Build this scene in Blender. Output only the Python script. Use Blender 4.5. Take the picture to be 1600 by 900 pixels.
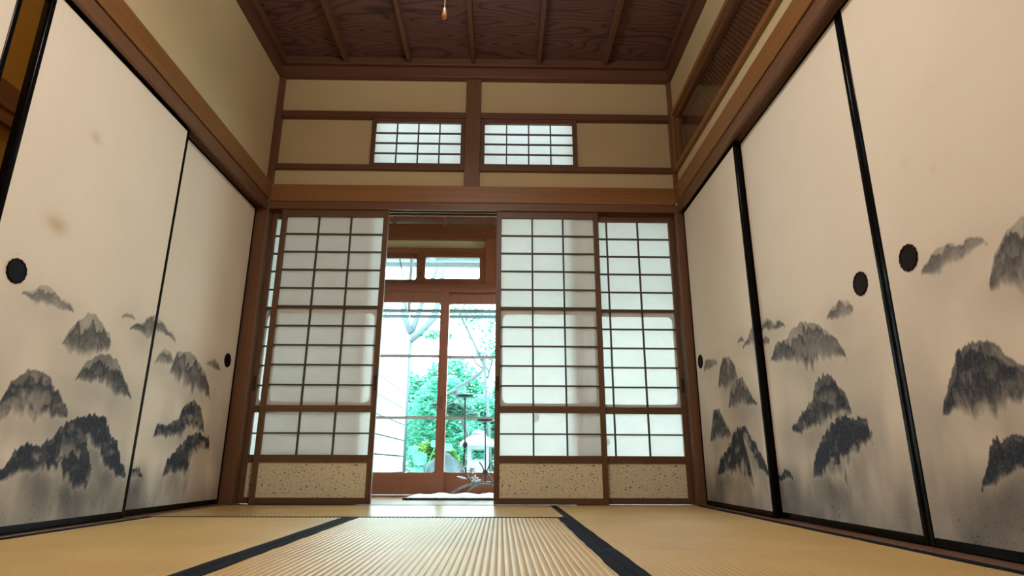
import bpy, bmesh, math, random
import numpy as np
from mathutils import Vector, Matrix

for o in list(bpy.data.objects):
    bpy.data.objects.remove(o)
S = bpy.context.scene
COL = S.collection
PI = math.pi
random.seed(7)

# ---------------------------------------------------------------- camera
cam_d = bpy.data.cameras.new('camera')
cam = bpy.data.objects.new('camera', cam_d)
COL.objects.link(cam)
S.camera = cam
cam_d.sensor_width = 36.0
cam_d.lens = 946.55 / 1600 * 36.0
cam_d.clip_start = 0.02
_pi, _ya, _ro = 0.2835, 0.0172, 0.0035
_fw = Vector((math.sin(_ya) * math.cos(_pi), math.cos(_ya) * math.cos(_pi), math.sin(_pi)))
_r0 = Vector((math.cos(_ya), -math.sin(_ya), 0))
_u0 = _r0.cross(_fw)
_r = _r0 * math.cos(_ro) + _u0 * math.sin(_ro)
_u = _u0 * math.cos(_ro) - _r0 * math.sin(_ro)
cam.matrix_world = Matrix(((_r.x, _u.x, -_fw.x, 0), (_r.y, _u.y, -_fw.y, -3.488),
                           (_r.z, _u.z, -_fw.z, 0.2112), (0, 0, 0, 1)))

# ---------------------------------------------------------------- sky and exposure
w = bpy.data.worlds.new('sky')
S.world = w
w.use_nodes = True
_bg = w.node_tree.nodes['Background']
_bg.inputs['Color'].default_value = (0.74, 0.955, 1.0, 1)
_bg.inputs['Strength'].default_value = 12.5
S.view_settings.view_transform = 'Standard'
S.view_settings.look = 'None'
S.view_settings.gamma = 1.0
S.view_settings.exposure = 0.0
S.view_settings.use_curve_mapping = False
LAMP = 78.0          # room lamp, strength of the glowing diffuser

# ---------------------------------------------------------------- helpers
class MB:
    """Collects shapes; build() links them as ONE mesh object."""
    def __init__(s):
        s.v = []; s.f = []
    def add(s, vs, fs):
        n = len(s.v); s.v += [tuple(q) for q in vs]
        s.f += [tuple(i + n for i in f) for f in fs]; return s
    def box(s, x0, x1, y0, y1, z0, z1):
        vs = [(x0, y0, z0), (x1, y0, z0), (x1, y1, z0), (x0, y1, z0), (x0, y0, z1), (x1, y0, z1), (x1, y1, z1), (x0, y1, z1)]
        return s.add(vs, [(0, 3, 2, 1), (4, 5, 6, 7), (0, 1, 5, 4), (1, 2, 6, 5), (2, 3, 7, 6), (3, 0, 4, 7)])
    def tube(s, pts, r, n=8, caps=True):
        pts = [Vector(p) for p in pts]
        rs = r if isinstance(r, (list, tuple)) else [r] * len(pts)
        rings = []; up = None
        for i, p in enumerate(pts):
            d = (pts[min(i + 1, len(pts) - 1)] - pts[max(i - 1, 0)]).normalized()
            if up is None:
                up = Vector((0, 0, 1)) if abs(d.z) < 0.9 else Vector((1, 0, 0))
            a = d.cross(up).normalized(); b = a.cross(d).normalized(); up = b
            rings.append([p + (a * math.cos(t * 2 * PI / n) + b * math.sin(t * 2 * PI / n)) * rs[i] for t in range(n)])
        vs = [q for rg in rings for q in rg]; fs = []
        for i in range(len(pts) - 1):
            for t in range(n):
                u = (t + 1) % n
                fs.append((i * n + t, i * n + u, (i + 1) * n + u, (i + 1) * n + t))
        if caps:
            fs.append(tuple(range(n - 1, -1, -1))); fs.append(tuple(range((len(pts) - 1) * n, len(pts) * n)))
        return s.add(vs, fs)
    def lathe(s, prof, c=(0, 0, 0), n=20, axis='z', wob=None):
        vs = []; fs = []
        for (r, h) in prof:
            for t in range(n):
                a = t * 2 * PI / n
                rr = r * (wob(a) if wob else 1)
                if axis == 'z': q = (c[0] + rr * math.cos(a), c[1] + rr * math.sin(a), c[2] + h)
                elif axis == 'x': q = (c[0] + h, c[1] + rr * math.cos(a), c[2] + rr * math.sin(a))
                else: q = (c[0] + rr * math.cos(a), c[1] + h, c[2] + rr * math.sin(a))
                vs.append(q)
        m = len(prof)
        for i in range(m - 1):
            for t in range(n):
                u = (t + 1) % n
                fs.append((i * n + t, i * n + u, (i + 1) * n + u, (i + 1) * n + t))
        if prof[0][0] > 1e-6: fs.append(tuple(range(n - 1, -1, -1)))
        if prof[-1][0] > 1e-6: fs.append(tuple(range((m - 1) * n, m * n)))
        return s.add(vs, fs)
    def ring(s, o, h, r, y0, y1, n=6):
        """rectangular frame o=(x0,x1,z0,z1) with a round-cornered hole h, between y0 and y1"""
        inn = []; out = []
        for (cx, cz, a0, ox, oz) in ((h[1] - r, h[3] - r, 0, o[1], o[3]), (h[0] + r, h[3] - r, 90, o[0], o[3]),
                                     (h[0] + r, h[2] + r, 180, o[0], o[2]), (h[1] - r, h[2] + r, 270, o[1], o[2])):
            for k in range(n + 1):
                a = math.radians(a0 + 90 * k / n)
                inn.append((cx + r * math.cos(a), cz + r * math.sin(a))); out.append((ox, oz))
        m = len(inn); corners = [(o[1], o[3]), (o[0], o[3]), (o[0], o[2]), (o[1], o[2])]
        vs = [(x, y0, z) for x, z in inn] + [(x, y1, z) for x, z in inn] + [(x, y0, z) for x, z in corners] + [(x, y1, z) for x, z in corners]
        fs = []
        ci = lambda i: (i // (n + 1)) % 4
        for i in range(m):
            j = (i + 1) % m
            a, b = 2 * m + ci(i), 2 * m + ci(j)
            if a == b:
                fs.append((i, j, a)); fs.append((m + j, m + i, a + 4))
            else:
                fs.append((i, j, b, a)); fs.append((m + j, m + i, a + 4, b + 4))
            fs.append((j, i, m + i, m + j))
        for k in range(4):
            l = (k + 1) % 4
            fs.append((2 * m + k, 2 * m + l, 2 * m + 4 + l, 2 * m + 4 + k))
        return s.add(vs, fs)
    def prism(s, poly, y0, y1):
        n = len(poly)
        vs = [(x, y0, z) for x, z in poly] + [(x, y1, z) for x, z in poly]
        fs = [tuple(range(n)), tuple(range(2 * n - 1, n - 1, -1))]
        for i in range(n):
            j = (i + 1) % n
            fs.append((j, i, n + i, n + j))
        return s.add(vs, fs)
    def build(s, name, mat, parent=None, bevel=0, smooth=False, fix=True):
        off = Vector(parent_world(parent)) if parent else Vector((0, 0, 0))
        me = bpy.data.meshes.new(name)
        me.from_pydata([(v[0] - off.x, v[1] - off.y, v[2] - off.z) for v in s.v], [], s.f)
        if fix:
            bm = bmesh.new(); bm.from_mesh(me); bmesh.ops.recalc_face_normals(bm, faces=bm.faces); bm.to_mesh(me); bm.free()
        if smooth:
            me.polygons.foreach_set('use_smooth', [True] * len(me.polygons))
        if mat: me.materials.append(mat)
        o = bpy.data.objects.new(name, me); COL.objects.link(o)
        if parent: o.parent = parent
        if bevel:
            b = o.modifiers.new('bevel', 'BEVEL'); b.width = bevel; b.segments = 4 if bevel > .005 else 2; b.limit_method = 'ANGLE'; b.harden_normals = bevel > .005
        return o

def parent_world(o):
    p = Vector((0, 0, 0))
    while o:
        p += o.location; o = o.parent
    return p

def tag(o, label=None, cat=None, group=None, kind=None):
    if label: o['label'] = label
    if cat: o['category'] = cat
    if group: o['group'] = group
    if kind: o['kind'] = kind
    return o

def thing(name, label, cat, loc, group=None):
    o = bpy.data.objects.new(name, None); COL.objects.link(o)
    o.empty_display_size = 0.05
    o.location = loc
    return tag(o, label, cat, group)

def struct(name, mb, mat, label, cat, bevel=0):
    return tag(mb.build(name, mat, None, bevel), label, cat, None, 'structure')

def bx(*a):
    return MB().box(*a)

# ---------------------------------------------------------------- materials
def mat(name):
    m = bpy.data.materials.new(name); m.use_nodes = True
    nt = m.node_tree; b = nt.nodes['Principled BSDF']
    return m, nt, b

def N(nt, t, **kw):
    n = nt.nodes.new(t)
    for k, v in kw.items():
        if k in n.inputs.keys(): n.inputs[k].default_value = v
        else: setattr(n, k, v)
    return n

def ramp(nt, fac, stops):
    r = nt.nodes.new('ShaderNodeValToRGB')
    e = r.color_ramp.elements
    while len(e) < len(stops): e.new(0.5)
    for k, (p, c) in enumerate(stops):
        e[k].position = p; e[k].color = (*c, 1)
    nt.links.new(fac, r.inputs['Fac'])
    return r.outputs['Color']

def coords(nt, scale, obj=True):
    tc = nt.nodes.new('ShaderNodeTexCoord')
    mp = N(nt, 'ShaderNodeMapping', Scale=scale)
    nt.links.new(tc.outputs['Object'], mp.inputs['Vector'])
    return mp.outputs['Vector']

def bump(nt, b, h, strength, dist=0.002):
    bp = N(nt, 'ShaderNodeBump', Strength=strength, Distance=dist)
    nt.links.new(h, bp.inputs['Height']); nt.links.new(bp.outputs['Normal'], b.inputs['Normal'])

def plain(name, col, rough=0.5, metal=0.0, spec=0.5):
    m, nt, b = mat(name)
    b.inputs['Base Color'].default_value = (*col, 1); b.inputs['Roughness'].default_value = rough
    b.inputs['Metallic'].default_value = metal; b.inputs['Specular IOR Level'].default_value = spec
    n = N(nt, 'ShaderNodeTexNoise', Scale=35.0, Detail=3.0)
    nt.links.new(coords(nt, (1, 1, 1)), n.inputs['Vector'])
    c = [tuple(max(0, q * k) for q in col) for k in (0.88, 1.1)]
    nt.links.new(ramp(nt, n.outputs['Fac'], [(0.3, c[0]), (0.7, c[1])]), b.inputs['Base Color'])
    return m

def wood(name, dark, light, axis='X', rough=0.45, fine=60.0, spec=0.4, figure=0.0):
    m, nt, b = mat(name)
    sc = [fine] * 3; sc['XYZ'.index(axis)] = fine * 0.035
    n = N(nt, 'ShaderNodeTexNoise', Scale=1.0, Detail=5.0, Roughness=0.6)
    nt.links.new(coords(nt, sc), n.inputs['Vector'])
    sc2 = [7.0] * 3; sc2['XYZ'.index(axis)] = 0.6
    n2 = N(nt, 'ShaderNodeTexNoise', Scale=1.0, Detail=2.0)
    nt.links.new(coords(nt, sc2), n2.inputs['Vector'])
    mx = N(nt, 'ShaderNodeMix', data_type='FLOAT', Factor=0.45)
    nt.links.new(n.outputs['Fac'], mx.inputs[2]); nt.links.new(n2.outputs['Fac'], mx.inputs[3])
    col = ramp(nt, mx.outputs[0], [(0.3, dark), (0.72, light)])
    hv = N(nt, 'ShaderNodeHueSaturation')
    oi = nt.nodes.new('ShaderNodeObjectInfo')
    mr = N(nt, 'ShaderNodeMapRange'); mr.inputs['To Min'].default_value = 0.9; mr.inputs['To Max'].default_value = 1.1
    nt.links.new(oi.outputs['Random'], mr.inputs['Value']); nt.links.new(mr.outputs[0], hv.inputs['Value'])
    nt.links.new(col, hv.inputs['Color']); nt.links.new(hv.outputs['Color'], b.inputs['Base Color'])
    b.inputs['Roughness'].default_value = rough; b.inputs['Specular IOR Level'].default_value = spec
    bump(nt, b, n.outputs['Fac'], 0.15, 0.001)
    return m

def board_wood(name, dark, light):
    """flat-sawn ceiling boards: wide flame figure running along X"""
    m, nt, b = mat(name)
    v = coords(nt, (0.85, 4.2, 1.0))
    oi = nt.nodes.new('ShaderNodeObjectInfo')
    ad = N(nt, 'ShaderNodeVectorMath', operation='ADD')
    sx = N(nt, 'ShaderNodeMath', operation='MULTIPLY'); sx.inputs[1].default_value = 31.0
    nt.links.new(oi.outputs['Random'], sx.inputs[0])
    nt.links.new(v, ad.inputs[0]); nt.links.new(sx.outputs[0], ad.inputs[1])
    n = N(nt, 'ShaderNodeTexNoise', Scale=1.05, Detail=1.6, Roughness=0.45)
    nt.links.new(ad.outputs[0], n.inputs['Vector'])
    mu = N(nt, 'ShaderNodeMath', operation='MULTIPLY'); mu.inputs[1].default_value = 38.0
    nt.links.new(n.outputs['Fac'], mu.inputs[0])
    fr = N(nt, 'ShaderNodeMath', operation='PINGPONG'); fr.inputs[1].default_value = 1.0
    nt.links.new(mu.outputs[0], fr.inputs[0])
    f = N(nt, 'ShaderNodeTexNoise', Scale=1.0, Detail=4.0)
    nt.links.new(coords(nt, (3, 120, 120)), f.inputs['Vector'])
    mx = N(nt, 'ShaderNodeMix', data_type='FLOAT', Factor=0.25)
    nt.links.new(fr.outputs[0], mx.inputs[2]); nt.links.new(f.outputs['Fac'], mx.inputs[3])
    nt.links.new(ramp(nt, mx.outputs[0], [(0.12, dark), (0.38, light), (0.8, tuple(q * 1.12 for q in light))]), b.inputs['Base Color'])
    b.inputs['Roughness'].default_value = 0.5; b.inputs['Specular IOR Level'].default_value = 0.35
    bump(nt, b, fr.outputs[0], 0.12, 0.001)
    return m

def plaster(name, col):
    m, nt, b = mat(name)
    n = N(nt, 'ShaderNodeTexNoise', Scale=1.0, Detail=6.0, Roughness=0.7)
    nt.links.new(coords(nt, (260, 260, 420)), n.inputs['Vector'])
    n2 = N(nt, 'ShaderNodeTexNoise', Scale=1.6, Detail=2.0)
    nt.links.new(coords(nt, (1, 1, 1)), n2.inputs['Vector'])
    mx = N(nt, 'ShaderNodeMix', data_type='FLOAT', Factor=0.5)
    nt.links.new(n.outputs['Fac'], mx.inputs[2]); nt.links.new(n2.outputs['Fac'], mx.inputs[3])
    nt.links.new(ramp(nt, mx.outputs[0], [(0.3, tuple(q * 0.9 for q in col)), (0.7, tuple(q * 1.07 for q in col))]), b.inputs['Base Color'])
    b.inputs['Roughness'].default_value = 0.95; b.inputs['Specular IOR Level'].default_value = 0.1
    bump(nt, b, n.outputs['Fac'], 0.25, 0.001)
    return m

def paper_translucent(name, col, trans=0.5):
    m = bpy.data.materials.new(name); m.use_nodes = True; nt = m.node_tree
    nt.nodes.remove(nt.nodes['Principled BSDF']); out = nt.nodes['Material Output']
    n = N(nt, 'ShaderNodeTexNoise', Scale=1.0, Detail=4.0)
    nt.links.new(coords(nt, (18, 18, 30)), n.inputs['Vector'])
    c = ramp(nt, n.outputs['Fac'], [(0.3, tuple(q * 0.97 for q in col)), (0.7, col)])
    d = N(nt, 'ShaderNodeBsdfDiffuse'); t = N(nt, 'ShaderNodeBsdfTranslucent'); mx = N(nt, 'ShaderNodeMixShader', Fac=trans)
    nt.links.new(c, d.inputs['Color']); nt.links.new(c, t.inputs['Color'])
    nt.links.new(d.outputs[0], mx.inputs[1]); nt.links.new(t.outputs[0], mx.inputs[2]); nt.links.new(mx.outputs[0], out.inputs['Surface'])
    return m

def thin_glass(name, tint=(0.97, 1, 0.99), refl=1.0):
    m = bpy.data.materials.new(name); m.use_nodes = True; nt = m.node_tree
    nt.nodes.remove(nt.nodes['Principled BSDF']); out = nt.nodes['Material Output']
    t = N(nt, 'ShaderNodeBsdfTransparent', Color=(*tint, 1)); g = N(nt, 'ShaderNodeBsdfGlossy', Roughness=0.02)
    fr = N(nt, 'ShaderNodeFresnel', IOR=1.5); mx = N(nt, 'ShaderNodeMixShader')
    n = N(nt, 'ShaderNodeTexNoise', Scale=2.0); nt.links.new(coords(nt, (1, 1, 1)), n.inputs['Vector'])
    bp = N(nt, 'ShaderNodeBump', Strength=0.02, Distance=0.01); nt.links.new(n.outputs['Fac'], bp.inputs['Height'])
    nt.links.new(bp.outputs['Normal'], g.inputs['Normal'])
    ge = nt.nodes.new('ShaderNodeNewGeometry')          # no mirror on the inner side of the pane
    inv = N(nt, 'ShaderNodeMath', operation='SUBTRACT'); inv.inputs[0].default_value = 1.0; nt.links.new(ge.outputs['Backfacing'], inv.inputs[1])
    mf = N(nt, 'ShaderNodeMath', operation='MULTIPLY'); nt.links.new(fr.outputs[0], mf.inputs[0]); nt.links.new(inv.outputs[0], mf.inputs[1])
    nt.links.new(mf.outputs[0], mx.inputs[0]); nt.links.new(t.outputs[0], mx.inputs[1]); nt.links.new(g.outputs[0], mx.inputs[2])
    nt.links.new(mx.outputs[0], out.inputs['Surface'])
    return m

def emit(name, col, strength):
    m = bpy.data.materials.new(name); m.use_nodes = True; nt = m.node_tree
    nt.nodes.remove(nt.nodes['Principled BSDF'])
    e = N(nt, 'ShaderNodeEmission', Color=(*col, 1), Strength=strength)
    nt.links.new(e.outputs[0], nt.nodes['Material Output'].inputs['Surface'])
    return m

def fusuma_paper(name):
    m, nt, b = mat(name)
    a = N(nt, 'ShaderNodeAttribute', attribute_name='ink'); s = N(nt, 'ShaderNodeAttribute', attribute_name='stain')
    n = N(nt, 'ShaderNodeTexNoise', Scale=1.0, Detail=4.0, Roughness=0.6)
    nt.links.new(coords(nt, (90, 40, 420)), n.inputs['Vector'])
    n2 = N(nt, 'ShaderNodeTexNoise', Scale=2.2, Detail=3.0)
    nt.links.new(coords(nt, (1, 1, 1)), n2.inputs['Vector'])
    mx = N(nt, 'ShaderNodeMix', data_type='FLOAT', Factor=0.6)
    nt.links.new(n.outputs['Fac'], mx.inputs[2]); nt.links.new(n2.outputs['Fac'], mx.inputs[3])
    base = ramp(nt, mx.outputs[0], [(0.3, (0.72, 0.605, 0.48)), (0.7, (0.80, 0.685, 0.555))])
    m1 = N(nt, 'ShaderNodeMix', data_type='RGBA'); m1.inputs[7].default_value = (0.52, 0.36, 0.2, 1)
    nt.links.new(s.outputs['Fac'], m1.inputs[0]); nt.links.new(base, m1.inputs[6])
    f = N(nt, 'ShaderNodeTexNoise', Scale=1.0, Detail=5.0, Roughness=0.75)
    nt.links.new(coords(nt, (150, 150, 90)), f.inputs['Vector'])
    mr = N(nt, 'ShaderNodeMapRange'); mr.inputs['From Min'].default_value = 0.3; mr.inputs['From Max'].default_value = 0.7
    mr.inputs['To Min'].default_value = 0.92; mr.inputs['To Max'].default_value = 1.05
    nt.links.new(f.outputs['Fac'], mr.inputs['Value'])
    mu = N(nt, 'ShaderNodeMath', operation='MULTIPLY', use_clamp=True)
    nt.links.new(a.outputs['Fac'], mu.inputs[0]); nt.links.new(mr.outputs[0], mu.inputs[1])
    m2 = N(nt, 'ShaderNodeMix', data_type='RGBA'); m2.inputs[7].default_value = (0.022, 0.030, 0.045, 1)
    nt.links.new(mu.outputs[0], m2.inputs[0]); nt.links.new(m1.outputs[2], m2.inputs[6])
    nt.links.new(m2.outputs[2], b.inputs['Base Color'])
    b.inputs['Roughness'].default_value = 0.8; b.inputs['Specular IOR Level'].default_value = 0.2
    bump(nt, b, n.outputs['Fac'], 0.08, 0.0006)
    return m

def tatami(name, axis, rough=0.40, spec=0.35):
    m, nt, b = mat(name)
    sc = (18, 260, 60) if axis == 'Y' else (260, 18, 60)
    n = N(nt, 'ShaderNodeTexNoise', Scale=1.0, Detail=4.0, Roughness=0.65)
    nt.links.new(coords(nt, sc), n.inputs['Vector'])
    n2 = N(nt, 'ShaderNodeTexNoise', Scale=2.5, Detail=3.0)
    nt.links.new(coords(nt, (1, 1, 1)), n2.inputs['Vector'])
    mx = N(nt, 'ShaderNodeMix', data_type='FLOAT', Factor=0.5)
    nt.links.new(n.outputs['Fac'], mx.inputs[2]); nt.links.new(n2.outputs['Fac'], mx.inputs[3])
    nt.links.new(ramp(nt, mx.outputs[0], [(0.28, (0.42, 0.25, 0.085)), (0.72, (0.66, 0.445, 0.175))]), b.inputs['Base Color'])
    b.inputs['Roughness'].default_value = rough; b.inputs['Specular IOR Level'].default_value = spec
    bump(nt, b, n.outputs['Fac'], 0.25, 0.0008)
    return m

def speckled(name):
    m, nt, b = mat(name)
    v = coords(nt, (1, 1, 1))
    n = N(nt, 'ShaderNodeTexNoise', Scale=230.0, Detail=3.0, Roughness=0.6)
    nt.links.new(v, n.inputs['Vector'])
    vo = N(nt, 'ShaderNodeTexNoise', Scale=95.0, Detail=1.0)
    nt.links.new(v, vo.inputs['Vector'])
    c1 = ramp(nt, n.outputs['Fac'], [(0.36, (0.40, 0.31, 0.18)), (0.5, (0.76, 0.69, 0.50))])
    k = ramp(nt, vo.outputs['Fac'], [(0.66, (0, 0, 0)), (0.70, (1, 1, 1))])
    mx = N(nt, 'ShaderNodeMix', data_type='RGBA'); mx.inputs[7].default_value = (0.16, 0.08, 0.03, 1)
    nt.links.new(k, mx.inputs[0]); nt.links.new(c1, mx.inputs[6]); nt.links.new(mx.outputs[2], b.inputs['Base Color'])
    b.inputs['Roughness'].default_value = 0.7
    bump(nt, b, n.outputs['Fac'], 0.2, 0.001)
    return m

M = {}
for ax in 'XYZ':
    M['frame' + ax] = wood('shoji cedar ' + ax, (0.088, 0.041, 0.019), (0.165, 0.082, 0.040), ax)
    M['beam' + ax] = wood('honey cedar ' + ax, (0.19, 0.082, 0.025), (0.30, 0.136, 0.048), ax, 0.4)
    M['post' + ax] = wood('aged cedar ' + ax, (0.13, 0.059, 0.028), (0.21, 0.10, 0.050), ax, 0.42)
    M['red' + ax] = wood('red brown cedar ' + ax, (0.17, 0.048, 0.022), (0.28, 0.088, 0.044), ax, 0.42)
    M['rim' + ax] = wood('ceiling rim cedar ' + ax, (0.10, 0.043, 0.025), (0.16, 0.071, 0.041), ax, 0.45)
M['bar'] = wood('lattice cedar', (0.05, 0.032, 0.018), (0.095, 0.06, 0.035), 'X', 0.6)
M['board'] = board_wood('flame grain ceiling board', (0.05, 0.022, 0.022), (0.132, 0.062, 0.057))
M['plaster'] = plaster('ochre sand plaster', (0.57, 0.45, 0.265))
M['ochre'] = plaster('deep ochre plaster', (0.50, 0.31, 0.085))
M['lacquer'] = plain('black lacquer', (0.004, 0.004, 0.004), 0.16, 0, 0.06)
M['dark'] = plain('dark interior', (0.03, 0.02, 0.015), 0.8)
M['pull'] = plain('dark bronze pull', (0.004, 0.0035, 0.0035), 0.6, 0, .1)
M['pullbrown'] = plain('brown bronze pull', (0.014, 0.006, 0.005), 0.6, 0, .1)
M['fusuma'] = fusuma_paper('painted fusuma paper')
M['washi'] = paper_translucent('shoji paper', (0.93, 0.93, 0.92), 0.52)
M['border'] = paper_translucent('doubled shoji paper', (0.72, 0.71, 0.70), 0.12)
M['speck'] = speckled('gold speckled kick paper')
M['tatX'] = tatami('rush weave across', 'X', 0.22, 1.0)
M['tatY'] = tatami('rush weave lengthwise', 'Y')
M['heri'] = plain('navy tatami border', (0.010, 0.012, 0.020), 0.9, 0, .1)
M['glass'] = thin_glass('window glass')
M['glassd'] = thin_glass('transom glass', (0.98, 0.97, 0.95))
M['alu'] = plain('pale glazing bar', (0.40, 0.36, 0.36), 0.5)
M['white'] = plain('white painted eave', (0.42, 0.46, 0.49), 0.7)
M['iron'] = plain('wrought iron', (0.05, 0.055, 0.06), 0.35, 0.7)
M['steel'] = plain('polished iron', (0.16, 0.16, 0.17), 0.25, 0.9)
M['petal'] = plain('silvery metal petal', (0.55, 0.56, 0.60), 0.3, 0.6)
M['rug'] = plain('white wool', (0.82, 0.82, 0.80), 0.95)
M['rugdark'] = plain('dark rug backing', (0.02, 0.025, 0.04), 0.9)
M['block'] = plain('white block', (0.62, 0.66, 0.67), 0.8)
M['blockj'] = plain('grey mortar', (0.03, 0.045, 0.05), 0.9)
M['stone'] = plain('pale lantern stone', (0.36, 0.39, 0.40), 0.9)
M['rock'] = plain('grey blue boulder', (0.08, 0.115, 0.135), 0.9)
M['soil'] = plain('pale light bouncing ground', (0.34, 0.42, 0.37), 1.0)  # ground tone made pale to bounce daylight up into eave, veranda and shoji
M['bark'] = plain('grey bark', (0.10, 0.135, 0.15), 0.9)
M['cord'] = plain('white cord', (0.75, 0.75, 0.78), 0.6)
M['knob'] = plain('pale wood pull', (0.66, 0.32, 0.08), 0.5)
def leafm(name, a, bcol):
    m, nt, b = mat(name)
    n = N(nt, 'ShaderNodeTexNoise', Scale=7.0, Detail=3.0); nt.links.new(coords(nt, (1, 1, 1)), n.inputs['Vector'])
    c = ramp(nt, n.outputs['Fac'], [(0.35, a), (0.65, bcol)])
    nt.links.new(c, b.inputs['Base Color']); b.inputs['Roughness'].default_value = 0.5
    t = N(nt, 'ShaderNodeBsdfTranslucent'); nt.links.new(c, t.inputs['Color'])
    mx = N(nt, 'ShaderNodeMixShader', Fac=0.35); out = nt.nodes['Material Output']
    nt.links.new(b.outputs[0], mx.inputs[1]); nt.links.new(t.outputs[0], mx.inputs[2]); nt.links.new(mx.outputs[0], out.inputs['Surface'])
    return m
M['leaf'] = leafm('shrub leaf', (0.10, 0.42, 0.30), (0.22, 0.62, 0.47))
M['leaf2'] = leafm('maple leaf', (0.075, 0.33, 0.22), (0.15, 0.50, 0.34))
M['leaf3'] = leafm('young yellow leaf', (0.10, 0.27, 0.06), (0.2, 0.4, 0.10))
M['needle'] = leafm('pale pine', (0.07, 0.2, 0.15), (0.14, 0.30, 0.24))
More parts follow.
